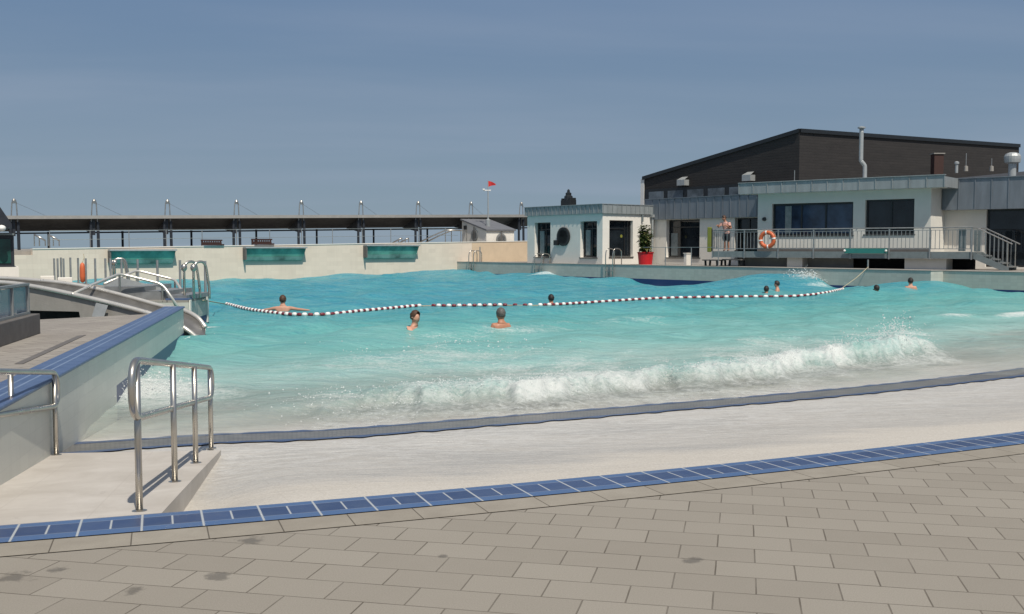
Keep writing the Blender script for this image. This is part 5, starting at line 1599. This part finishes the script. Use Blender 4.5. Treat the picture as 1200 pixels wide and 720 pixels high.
# ---------------------------------------------------------------- handrails in the foreground
def handrail(name, base_px, top_px, low_px, lab, near_ext, far_ext, r=.0225):
    bases = [cast_beach(x,y,ramp_z) for x,y in base_px]
    d = (bases[-1]-bases[0]); d.z = 0; d.normalize()
    tops = [PY(tx,ty,b.y) for (tx,ty),b in zip((top_px[0],top_px[1]),(bases[0],bases[-1]))]
    lows = [PY(tx,ty,b.y) for (tx,ty),b in zip((low_px[0],low_px[1]),(bases[0],bases[-1]))]
    o = empty(name, bases[0], 0, lab, 'handrail')
    O = bases[0]
    def at(lo, t): 
        p_ = lo[0].lerp(lo[1],t); b = bases[0].lerp(bases[-1],t); return Vector((b.x,b.y,p_.z))-O
    Ld = (bases[-1]-bases[0]).length
    tn = -near_ext/Ld; tf = 1+far_ext/Ld
    loop = [at(tops,tn),at(tops,tf),at(lows,tf),at(lows,tn)]
    path = round_path(loop,.19,9,closed=True)
    m = MB(); m.tube(path, r, 14, closed=True); m.build('rail', M['steel'], o, smooth=True)
    for b in bases:
        t = ((b-bases[0]).dot(d))/((bases[-1]-bases[0]).dot(d))
        q = b-O; tp_ = at(tops,t)
        m = MB(); m.tube([(q.x,q.y,q.z-.02),(q.x,q.y,tp_.z-.005)], r*.93, 14, caps=True); po = m.build('post', M['steel'], o, smooth=True)
        m = MB(); m.lathe([(.045,.0),(.045,.008),(r*.95,.014)],16,(q.x,q.y,q.z)); m.build('foot_plate', M['steel'], po)
    return o
handrail('handrail',[(163.5,600),(205,565.5),(229.5,543.5),(247.5,526)],[(157,422.5),(243,431)],[(158,490),(243,466)],'chrome handrail loop on four posts beside the ramp kerb, larger of the two',.14,.10)
handrail('handrail',[(-26,583),(15.5,556),(66,534)],[(-26,435),(64,436.5)],[(-26,490.5),(64,476.5)],'chrome handrail cut by the left edge, standing against the jetty wall',.5,.10)

# ---------------------------------------------------------------- second platform behind the slide
PZ2 = .42
Q = [PZ(221,352,PZ2),PZ(243,346.5,PZ2),PZ(62,328.5,PZ2)]
pf_pts = [(Q[0].x,Q[0].y),(Q[1].x,Q[1].y),(Q[2].x,Q[2].y),(-27,42),(-27,24.6),(-9.6,22.6)]
pf = empty('platform', (Q[0].x,Q[0].y,0), 0, 'grey platform behind the slide ending in a pale tiled wall in the pool', 'platform')
loc = [(x-Q[0].x,y-Q[0].y) for x,y in pf_pts]
m = MB(); m.prism(loc, -1.6, PZ2-.05); uvbox(m.build('base', M['ledge'], pf))
m = MB(); m.prism(loc, PZ2-.047, PZ2); m.build('deck_slab', M['deck'], pf)
e_ = (Q[1]-Q[0]); e_.z=0; n_ = Vector((-e_.y,e_.x,0)).normalized()
m = MB(); 
m.prism([(0,0),(e_.x,e_.y),(e_.x+n_.x*.5,e_.y+n_.y*.5),(n_.x*.5,n_.y*.5)], PZ2+.003, PZ2+.04); m.build('coping', M['jcop'], pf)
for t in (0.02,.93):
    q = e_*t; r_ = -n_*.03
    m = MB(); eu = e_.normalized()*.17
    m.prism([(q.x+r_.x,q.y+r_.y),(q.x+eu.x+r_.x,q.y+eu.y+r_.y),(q.x+eu.x-r_.x*.1,q.y+eu.y-r_.y*.1),(q.x-r_.x*.1,q.y-r_.y*.1)], -1.2, PZ2-.004); m.build('corner_strip', M['white'], pf)

# posts of a barrier along the platform's far edge
bar = empty('post_barrier', (Q[2].x,Q[2].y,PZ2), 0, 'row of slim grey steel posts along the far edge of the platform', 'barrier')
e2 = Q[1]-Q[2]; 
def onedge(px): 
    D = Vector((e2.x,e2.y)).normalized(); q = on_line(Vector((Q[2].x,Q[2].y))-Vector((-D.y,D.x))*.15, D, px); return Vector((q.x,q.y,PZ2))
tops_y = {63:303,67:303,71:302,74:303,82:302,91:302.5,100:303,111:303,123:303,129:303,142:303,161:304,184:305,210.5:305,240:306}
for px,ty in tops_y.items():
    q = onedge(px); zt_ = zat(Vector((q.x,q.y)),px,ty)
    m = MB(); q2 = q-Vector((Q[2].x,Q[2].y,PZ2)); m.tube([(q2.x,q2.y,0),(q2.x,q2.y,min(zt_,PZ2+1.3)-PZ2)], .032, 6); m.build('post', M['dullsteel'], bar)
for px,lab in ((67,'pale concrete block at the foot of the leftmost barrier posts'),(88,'pale concrete block beside the orange rescue buoy')):
    q = onedge(px)
    cb = empty('foot_block', (q.x-.1,q.y-.6,PZ2+.002), .4, lab, 'block')
    m = MB(); m.box(-.22,-.2,0,.22,.2,.2); m.build('block', M['white'], cb, bevel=.02)
q = onedge(99)
rb = empty('rescue_buoy', (q.x+.02,q.y-.25,PZ2+.05), 0, 'upright orange rescue buoy hanging on a slim post of the platform', 'rescue buoy')
m = MB(); m.lathe([(.02,0),(.07,.04),(.085,.2),(.08,.48),(.06,.60),(.02,.64)],14); m.build('float', M['orange'], rb, smooth=True)
m = MB(); m.tube([(0,0,.64),(.04,.06,.8),(.0,.12,.92)], .012, 6); m.build('strap', M['rope'], rb)

# pool ladders with arched rails on the platform
def arch_ladder(px, py_b, py_t, gap, lab, dirv):
    b = PZ(px,py_b,PZ2+.04); H_ = zat(Vector((b.x,b.y)),px,py_t)-b.z
    o = empty('pool_ladder', b, math.atan2(dirv[1],dirv[0]), lab, 'pool ladder')
    for y in (-gap/2,gap/2):
        m = MB(); m.tube(round_path([(-.05,y,0),(-.05,y,H_),(.26,y,H_+.04),(.36,y,H_*.25),(.36,y,-.02)],.2,7), .030, 10); m.build('rail', M['steel'], o, smooth=True)
        m = MB(); m.ball((-.05,y,H_*.86),.07,10,7,(1,1,1.3)); m.build('bolt_cap', M['steel'], o, smooth=True)
arch_ladder(224,349.5,308,.36,'large chrome pool ladder with arched rails at the tip of the platform',(.62,.78))
arch_ladder(136,333,304,.55,'chrome arched ladder rails in front of the left green box',(.9,.45))

# ---------------------------------------------------------------- stainless slide
Fp = [(-60,330,20.9),(0,331,20.8),(37,335.5,20.6),(85,345,20.3),(140,358,20.0),(180,369,19.85),(203,377,19.75),(218,386,19.7),(228,394,19.7),(233,400,19.7)]
Bp = [(-60,325,22.2),(0,326,22.1),(40,328.5,22.0),(75,332,21.9),(110,338,21.8),(150,348,21.6),(190,359,21.4),(213,363,21.2),(231,372,21.0),(241,384,20.9)]
Fp = smooth_path([PY(*p_) for p_ in Fp],8); Bp = smooth_path([PY(*p_) for p_ in Bp],8)
sl = empty('water_slide', (Fp[20].x,Fp[20].y,0), 0, 'wide stainless steel slide with bright rims curving down into the pool', 'slide')
So = Vector((Fp[20].x,Fp[20].y,0))
m = MB(); V=[]; K=9
for a,b in zip(Fp,Bp):
    for k in range(K):
        t=k/(K-1); q=a.lerp(b,t)-So
        sag=.22*(1-(2*t-1)**4)
        V.append((q.x,q.y,q.z-sag))
nF=len(Fp); Fs=[]
for i in range(nF-1):
    for k in range(K-1): Fs.append((i*K+k,i*K+k+1,(i+1)*K+k+1,(i+1)*K+k))
V2=[(x,y,z-.02) for x,y,z in V]; o_=len(V)
Fs2=[tuple(o_+i for i in f)[::-1] for f in Fs]
m.add(V+V2, Fs+Fs2)
for i in range(nF-1):
    m.f += [(i*K,(i+1)*K,o_+(i+1)*K,o_+i*K),((i+1)*K+K-1,i*K+K-1,o_+i*K+K-1,o_+(i+1)*K+K-1)]; m.m += [0,0]
M['slide'] = mat('brushed_slide_steel',(.30,.29,.275),.38,.7,.2,3)
m.build('chute', M['slide'], sl, smooth=True)
for P_,nm in ((Fp,'rim'),(Bp,'rim')):
    m = MB(); m.tube([p_-So for p_ in P_], .045, 10); m.build(nm, M['rim'], sl, smooth=True)
# side skirt below the front rim
m = MB(); V=[]; 
lim = 44
for a in Fp[8:lim]:
    q=a-So; V.append((q.x,q.y+.02,q.z-.05)); V.append((q.x,q.y+.02,(min(q.z-.16, .34) if 600+F*a.x/a.y < 98 else -.3)))
n=len(V)//2
Fs=[(2*i,2*i+1,2*i+3,2*i+2) for i in range(n-1)]
off=len(V); V=V+[(x,y+.05,z) for x,y,z in V]
Fs+= [tuple(off+i for i in f)[::-1] for f in Fs]
Fs+= [(2*i,2*i+2,off+2*i+2,off+2*i) for i in range(n-1)]
m.add(V,Fs); m.build('skirt', M['concrete'], sl)
a = PY(122,356,20.0)-So
m = MB(); p0=PY(113,355,20.05)-So; p1=PY(127,358,20.0)-So; p2=PY(122,372,20.0)-So; p3=PY(108,371,20.05)-So
m.extr([p0-Vector((0,.02,0)),p1-Vector((0,.02,0)),p2-Vector((0,.02,0)),p3-Vector((0,.02,0))],(0,.015,0)); m.build('support_plate', M['vent'], sl)
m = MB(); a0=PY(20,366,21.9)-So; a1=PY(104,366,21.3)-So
m.extr([Vector((a0.x,a0.y,-.3)),Vector((a1.x,a1.y,-.3)),Vector((a1.x,a1.y,.42)),Vector((a0.x,a0.y,.42))],(0,.03,0)); m.build('void_shade_sheet', M['darkvoid'], sl)  # added dark sheet: paints the shade under the slide, hides the platform base
# basin floor under the slide, coloured dark to deepen its shade
m = MB(); m.prism([(-18,15.5),(-6.75,19.3),(-6.75,22.3),(-18,23.5)], -1.0, -.36); tag(m.build('basin_floor', M['darkgrey']), kind='structure')

# slanting handrails of the steps over the slide
def bent_rail(pts, lab, posts):
    P_ = [PY(*p_) for p_ in pts]; o = empty('step_handrail', P_[0], 0, lab, 'handrail')
    m = MB(); m.tube([p_-P_[0] for p_ in round_path(P_,.15,5)], .030, 10); m.build('rail', M['rim'], o, smooth=True)
    for i,zb_ in posts:
        q = P_[i]-P_[0]; m = MB(); m.tube([q,(q.x,q.y,zb_-P_[0].z)], .026, 8); m.build('post', M['steel'], o)
    return o
bent_rail([(85,345,20.25),(108,334,21.6),(140,321,23.0),(190,333,23.2),(209,360,23.0)],'bright bent handrail of the steps crossing the slide, nearer one',[(2,PZ2),(3,PZ2)])
bent_rail([(122,333,24.0),(160,317,25.2),(205,328,25.4),(223,357,23.6)],'bright bent handrail of the steps crossing the slide, farther one',[(1,PZ2),(2,PZ2)])
stt = PY(150,338,23.2)
sp_ = empty('step_block', (stt.x,stt.y,PZ2+.002), 0, 'low grey step block between the bent handrails behind the slide', 'steps')
for k,(a,b,h_) in enumerate(((-.95,1.3,.10),(-.75,.85,.20),(-.55,.35,.30))):
    m = MB(); m.box(a,.05+.0*k,(.10*k)+.001*k,b,1.9,h_); m.build('step', M['dullsteel'], sp_)
ppl = [PY(x_,y_,24.0)-Vector((stt.x,stt.y,PZ2+.002)) for x_,y_ in ((106,343),(141,325.5),(187,337),(203,352),(203,357),(106,351))]
m = MB(); m.extr(ppl, (0,.03,0)); m.build('side_panel', M['vent'], sp_)

# ---------------------------------------------------------------- kiosk at the left edge
kq = PY(16.5,290,34.0)
ki = empty('kiosk', (kq.x,kq.y,.3), R(27), 'dark green glazed kiosk with overhanging dark roof at the left edge', 'kiosk')
zk1 = zat(kq,16,276)-.3; zk0 = zat(kq,16,313)-.3; zkr = zat(kq,13,263)-.3; zkt = zat(kq,0,236)-.3
m = MB(); m.box(-3.2,0,zk0+.0,0,2.6,zk1); m.build('wall', M['greenglass' if False else 'columnblue'], ki)
m = MB(); m.box(-3.0,-.03,zk0+.12,-.10,-.003,zk1-.12); m.build('glazing', glassmat('dark_green_glass',(.012,.06,.05),.08), ki)
m = MB(); m.box(-3.3,-.10,-.3,.12,2.7,zk0-.003); m.build('base', M['white'], ki)
m = MB(); m.extr([(-3.0,-.5,zkt+(zkt-zkr)*5.5),(.0-.06,-.5,zkr),(-.06,-.5,zkr-.10),(-.5,-.5,zk1+.10),(-3.0,-.5,zk1+.10)],(0,3.4,0)); m.build('roof', M['darkgrey' if False else 'columnblue'], ki)
m = MB(); m.extr([(-3.2,-.1,zk1+.003),(.0,-.1,zk1+.003),(0.02,-.1,zk1+.06),(-3.2,-.1,zk1+.10)],(0,2.6,0)); m.build('eaves_beam', M['greysteel'], ki)
m = MB(); m.ball((-.36,-.62,zk1+.22),.13,12,8,(1,1,.8)); m.build('lamp', M['whiteplastic'], ki, smooth=True)

# ================================================================== PEOPLE
def skin_body(name, verts, edges, radii, material, parent, sub=2, extra_parts=()):
    me = bpy.data.meshes.new(name+'_tmp')
    me.from_pydata([tuple(v) for v in verts], edges, [])
    ob = bpy.data.objects.new(name+'_tmp', me); col.objects.link(ob)
    sk = ob.modifiers.new('skin','SKIN'); sk.use_smooth_shade = True
    if not me.skin_vertices: 
        bpy.context.view_layer.objects.active = ob
    for i, r in enumerate(radii):
        sv = me.skin_vertices[0].data[i]
        sv.radius = r if isinstance(r, tuple) else (r, r)
        sv.use_root = (i == 0)
    su = ob.modifiers.new('sub','SUBSURF'); su.levels = sub; su.render_levels = sub
    dg = bpy.context.evaluated_depsgraph_get(); dg.update()
    nm = bpy.data.meshes.new_from_object(ob.evaluated_get(dg))
    nm.name = name
    bpy.data.objects.remove(ob)
    nm.materials.clear(); nm.materials.append(material)
    nm.polygons.foreach_set('use_smooth', [True]*len(nm.polygons))
    o = bpy.data.objects.new(name, nm); col.objects.link(o)
    if parent: o.parent = parent
    return o

def head_hair(parent, c, f, mt, long=False, r=.112):
    """hair cap round a head centred at c, face towards the unit vector f"""
    m = MB(); f = Vector(f).normalized(); up = Vector((0,0,1)); s = up.cross(f).normalized(); up2 = f.cross(s).normalized()
    su, sv = 16, 10
    V=[];Fs=[]
    lim = []
    for i in range(sv+1):
        for k in range(su):
            a = 2*math.pi*k/su                      # 0 = face direction
            # how far down the hair reaches: short at the face, to the nape behind
            low = (-.62 if not long else -1.0)
            end = math.pi/2*(1.0-.0)*1.0
            front = max(0, math.cos(a))
            ph_min = (math.radians(52)*front + math.radians(low*58)*(1-front))
            ph = math.pi/2-(math.pi/2-ph_min)*i/sv
            rr = r*(1+.05*math.sin(k*5.1+i*2.3))
            d = f*math.cos(ph)*math.cos(a)*1.06 + s*math.cos(ph)*math.sin(a)*.88 + up2*math.sin(ph)*1.10
            V.append(Vector(c)+d*rr)
    for i in range(sv):
        for k in range(su):
            l=(k+1)%su; Fs.append((i*su+k,(i+1)*su+k,(i+1)*su+l,i*su+l))
    off=len(V)
    V += [Vector(c)+(v-Vector(c))*.90 for v in V]
    Fs += [tuple(off+i for i in f_)[::-1] for f_ in Fs]
    for k in range(su):
        l=(k+1)%su; Fs.append((sv*su+k, off+sv*su+k, off+sv*su+l, sv*su+l))
    m.add(V,Fs)
    return m.build('hair', mt, parent, smooth=True)

def face_bits(parent, c, f, sk):
    f = Vector(f).normalized(); s = Vector((0,0,1)).cross(f).normalized(); up = f.cross(s)
    m = MB()
    for k in (-1,1):
        m.ball(Vector(c)+f*.094+s*(.032*k)+up*.006,.013,8,6)
    e = m
    for k in (-1,1):
        q = MB(); q.ball(Vector(c)+f*.092+s*(.032*k)+up*.008,.012,8,6); q.build('eye', M['swim_dark'], parent, smooth=True)
    q = MB(); q.ball(Vector(c)+f*.092-up*.062,.018,8,6,(1.0,1.0,.35)); q.build('mouth', M['maroon'], parent, smooth=True)

def swimmer(px, py_top, py_w, face, skin, hair, label, arms='down', lean=(0,0), hairlong=False, Y=None, top=None):
    w_ = cast_water(px, py_w)
    rise = max(.20, (zat(Vector((w_.x,w_.y)),px,py_top))-w_.z)
    rise = min(rise, .62)
    zs = rise-.31                                    # shoulder line above the water
    o = empty('person', (w_.x,w_.y,w_.z), 0, label, 'person', 'bathers in the wave pool')
    f = Vector((face[0],face[1],0)).normalized(); s = Vector((f.y,-f.x,0))   # s = the person's right
    L = Vector((lean[0],lean[1],0))
    def P_(r_, fw, z): return s*r_+f*fw+Vector((0,0,zs+z))+L*max(0,(z+.5))
    V=[P_(0,0,-.55),P_(0,-.01,-.32),P_(0,-.015,-.10),P_(0,-.02,-.02),P_(0,-.005,.055),P_(0,.015,.115),P_(0,.02,.20),P_(0,.015,.265)]
    Rr=[(.15,.11),(.145,.105),(.165,.11),(.13,.085),(.058,.058),(.072,.078),(.080,.095),(.062,.075)]
    E=[(0,1),(1,2),(2,3),(3,4),(4,5),(5,6),(6,7)]
    V.append(P_(0,.105,.165)); Rr.append(.020); E.append((6,8))        # nose
    for k in (-1,1):                                                    # ears
        V.append(P_(.092*k,.005,.17)); Rr.append(.018); E.append((6,len(V)-1))
    for k in (-1,1):
        b=len(V)
        V += [P_(.17*k,-.01,-.045)]; Rr += [.066]; E.append((2,b))
        if arms=='out':
            V += [P_(.38*k,.10,-.09),P_(.58*k,.24,-.12),P_(.68*k,.30,-.13)]; Rr += [.047,.036,.028]
        elif arms=='front':
            V += [P_(.26*k,.14,-.22),P_(.20*k,.36,-.24),P_(.16*k,.46,-.24)]; Rr += [.047,.036,.028]
        else:
            V += [P_(.25*k,-.02,-.30),P_(.27*k,.10,-.50),P_(.26*k,.18,-.56)]; Rr += [.047,.036,.028]
        E += [(b,b+1),(b+1,b+2),(b+2,b+3)]
        # a hand: palm with five short fingers, under or just at the surface
        pb=b+3; dirv=(V[pb]-V[pb-1]).normalized(); sd_=dirv.cross(Vector((0,0,1))).normalized()
        for q in range(4):
            V.append(V[pb]+dirv*(.085-.008*abs(q-1.5))+sd_*(.018*(q-1.5))); Rr.append(.009); E.append((pb,len(V)-1))
        V.append(V[pb]+dirv*.035+sd_*.05*k); Rr.append(.010); E.append((pb,len(V)-1))
    body = skin_body('body', V, E, Rr, skin, o)
    hc = P_(0,.012,.205)
    head_hair(o, hc, f, hair, hairlong)
    face_bits(o, P_(0,.0,.185), f, skin)
    if top:
        m = MB(); n=18; Vv=[];Fs=[]
        for i,(z,rx_,ry_) in enumerate(((-.20,.178,.128),(-.12,.186,.132),(-.06,.180,.126))):
            for k in range(n):
                a=2*math.pi*k/n; Vv.append(P_(rx_*math.cos(a),ry_*math.sin(a)-.015,z))
        for i in range(2):
            for k in range(n): Fs.append((i*n+k,i*n+(k+1)%n,(i+1)*n+(k+1)%n,(i+1)*n+k))
        m.add(Vv,Fs); m.build('swimsuit', top, o, smooth=True)
    return o
swimmer(331.5,346.5,365,(-.15,1),M['skin'],M['hair_brown'],'bather with brown hair and bare pale back, left of all, behind the float line','out')
swimmer(487,364.5,383.5,(.82,-.5),M['skin'],M['hair_brown'],'brown haired bather in profile facing right in front of the float line','front',(-.02,0),top=M['swim_dark'])
swimmer(586.5,361.5,383,(-.35,.94),M['tan'],M['hair_grey'],'grey haired man with tanned back in front of the float line','down',(.02,0))
swimmer(646,345.5,357,(-.2,.98),M['tan'],M['hair_dark'],'dark haired bather just behind the middle of the float line','down')
swimmer(898,335.5,343.5,(.3,.95),M['tan'],M['hair_dark'],'dark head low in the water, left of the close pair below the life ring')
swimmer(910.5,329.5,341,(-.9,.3),M['skin'],M['hair_dark'],'bather with face turned sideways, right of the close pair below the life ring')
swimmer(1027.5,335.0,341,(-.5,.9),M['tan'],M['hair_dark'],'bather almost under water below the teal board near the ledge')
swimmer(1067,326,337.5,(.1,1),M['skin'],M['hair_dark'],'dark haired bather near the bright corner of the pool ledge')

# --- the man leaning on the balcony rail
bx_ = bl.x(851,.30)
b0 = bl.w(bx_,.34,FZ-.02)
man = empty('person', (b0.x,b0.y,b0.z+.0), bl.ang, 'person in pink patterned top and black shorts leaning on the balcony railing', 'person')
V=[Vector(p_) for p_ in [(0,0,.92),(0,-.02,1.08),(-.02,-.06,1.28),(-.03,-.09,1.41),(-.05,-.11,1.49),(-.07,-.13,1.55),(-.08,-.14,1.63),(-.08,-.13,1.69)]]
Rr=[(.15,.115),(.135,.10),(.16,.105),(.12,.08),(.055,.055),(.07,.075),(.078,.092),(.06,.07)]
E=[(i,i+1) for i in range(7)]
V.append(Vector((-.135,-.215,1.60))); Rr.append(.02); E.append((6,8))
for k in (-1,1):
    V.append(Vector((-.08+.075*k,-.14-.05*k*1.0,1.60))); Rr.append(.018); E.append((6,len(V)-1))
for k in (-1,1):
    b=len(V)
    V += [Vector((.19*k-.02,-.08,1.38)), Vector((.30*k-.05,-.22,1.18)) if k<0 else Vector((.25,-.02,1.12)), Vector((-.30,-.36,1.29)) if k<0 else Vector((.10,-.30,1.27)), Vector((-.30,-.42,1.28)) if k<0 else Vector((.03,-.36,1.28))]
    Rr += [.062,.046,.036,.030]; E += [(2,b),(b,b+1),(b+1,b+2),(b+2,b+3)]
    pb=b+3; dv=(V[pb]-V[pb-1]).normalized(); sdv=dv.cross(Vector((0,0,1))).normalized()
    for q in range(4): V.append(V[pb]+dv*(.075-.008*abs(q-1.5))+sdv*(.018*(q-1.5))-Vector((0,0,.03))); Rr.append(.009); E.append((pb,len(V)-1))
    V.append(V[pb]+dv*.03+sdv*.05*k); Rr.append(.010); E.append((pb,len(V)-1))
for k in (-1,1):
    b=len(V)
    V += [Vector((.095*k,0,.84)),Vector((.10*k,-.02,.48)),Vector((.10*k,.03,.09)),Vector((.11*k,-.12,.035))]
    Rr += [.088,.058,.040,(.042,.026)]; E += [(0,b),(b,b+1),(b+1,b+2),(b+2,b+3)]
skin_body('body', V, E, Rr, M['tan'], man)
head_hair(man, (-.085,-.135,1.645), (-.6,-.8,0), M['hair_brown'])
face_bits(man, (-.08,-.14,1.62), (-.6,-.8,0), None)
def ring_cloth(name, rings, mt, parent, n=18):
    m = MB(); Vv=[];Fs=[]
    for cx_,cy_,cz_,rx_,ry_ in rings:
        for k in range(n):
            a=2*math.pi*k/n; Vv.append((cx_+rx_*math.cos(a),cy_+ry_*math.sin(a),cz_))
    for i in range(len(rings)-1):
        for k in range(n): Fs.append((i*n+k,i*n+(k+1)%n,(i+1)*n+(k+1)%n,(i+1)*n+k))
    m.add(Vv,Fs); return m.build(name, mt, parent, smooth=True)
ring_cloth('shirt', [(0,0,.88,.185,.15),(0,-.02,1.05,.165,.125),(-.02,-.06,1.28,.195,.135),(-.025,-.075,1.38,.185,.115),(-.035,-.095,1.45,.10,.085)], M['pinkshirt'], man)
for k in (-1,1):
    ring_cloth('sleeve', [(.19*k-.02,-.08,1.42,.075,.075),(.225*k-.03,-.11,1.33,.078,.078),(.245*k-.03,-.13,1.26,.074,.074)], M['pinkshirt'], man, 12)
sh_ = ring_cloth('shorts', [(0,0,.98,.165,.13),(0,0,.86,.195,.15),(0,0,.76,.20,.15)], M['swim_dark'], man)
for k in (-1,1):
    ring_cloth('shorts_leg', [(.095*k,0,.80,.105,.125),(.10*k,-.01,.66,.10,.11),(.10*k,-.015,.52,.092,.095)], M['swim_dark'], man, 14)

# ================================================================== FLOAT LINE
F_ = smooth_path([Vector((a_,b_,0)) for a_,b_ in FLW], 10)
F_ = [Vector((p_.x,p_.y,0)) for p_ in F_]
cum=[0]
for a,b in zip(F_,F_[1:]): cum.append(cum[-1]+(b-a).length)
def along(sv):
    i = max(0,min(len(cum)-2, int(np.searchsorted(cum,sv))-1)); t=(sv-cum[i])/max(1e-6,cum[i+1]-cum[i]); return F_[i].lerp(F_[i+1],t)
# smoothed height: the line rides on the swell, not on the ripples
SS = np.linspace(0,cum[-1],260); PX_=np.array([along(v)[:2] for v in SS])
ZZ = water_fields(PX_[:,0],PX_[:,1])[0]; ker=np.ones(25)/25; ZZs=np.convolve(np.pad(ZZ,12,'edge'),ker,'valid')
def rope_pt(sv, up=.02):
    q=along(sv); return Vector((q.x,q.y,float(np.interp(sv,SS,np.maximum(ZZs,ZZ-.035)))+up))
o0 = rope_pt(0)
line = empty('float_line', o0, 0, 'long rope of white and dark red floats stretched across the wave pool', 'float line')
anch = PZ(1018,314.5,DECK+.03); an2 = on_line(LA2+B1*.15, E1, 1018); an = Vector((an2.x,an2.y,DECK+.12))
endp = rope_pt(cum[-1],.10)
lp = PY(238,352,24.3)
m = MB(); m.tube([lp-o0]+[rope_pt(v)-o0 for v in np.linspace(0,cum[-1]-.2,160)]+[endp-o0, endp.lerp(an,.5)-Vector((0,0,.05))-o0, an-o0], .016, 6); m.build('rope', M['rope'], line)
sunk = [(496,506),(593,602),(607,611),(622,629)]
pos=[]; sv=.10; k=0
proj = lambda p_: 600+F*(p_.x/(p_.y*math.cos(PITCH)))
while sv < cum[-1]-.05:
    q = rope_pt(sv); px=proj(q)
    ln = .135 if q.y < 33 else .16
    if not any(a<px<b for a,b in sunk): pos.append((sv,k%2,ln))
    k+=1; sv+=ln+.022
order = sorted(range(len(pos)), key=lambda i: rope_pt(pos[i][0]).y)
single = set(order[:100])
protos = {}
rest = MB()
for i,(sv,cidx,ln) in enumerate(pos):
    q = rope_pt(sv,.035); d_ = (rope_pt(sv+.08,.035)-rope_pt(sv-.08,.035)).normalized()
    rr = .054 if cidx==0 else .046
    prof = [(.022,-ln/2),(rr*.82,-ln/2+.012),(rr,-ln/4),(rr,ln/4),(rr*.82,ln/2-.012),(.022,ln/2)]
    rot = d_.to_track_quat('X','Z')
    if i in single:
        key=(cidx,ln)
        if key not in protos:
            m = MB(); m.lathe(prof,12,axis='x'); ob = m.build('float', M['whiteplastic'] if cidx==0 else M['maroon'], line, smooth=True); protos[key]=ob
        else:
            ob = protos[key].copy(); col.objects.link(ob); ob.parent = line
        ob.location = q-o0; ob.rotation_mode='QUATERNION'; ob.rotation_quaternion = rot
    else:
        t_ = MB(); t_.lathe(prof,8,axis='x')
        rest.add([rot@Vector(v)+q-o0 for v in t_.v], t_.f, cidx)
rs = rest.build('floats', [M['whiteplastic'],M['maroon']], line, smooth=True); tag(rs, kind='stuff')
ah = empty('anchor_post', (an.x,an.y,DECK+.03), 0, 'short steel post on the ledge below the teal board holding the float line', 'post')
m = MB(); m.tube([(0,0.05,0),(0,.05,.40)], .035, 8); m.build('post', M['dullsteel'], ah)
m = MB(); m.lathe([(.09,0),(.09,.02),(.04,.03)],12,(0,.05,0)); m.build('foot_plate', M['dullsteel'], ah)
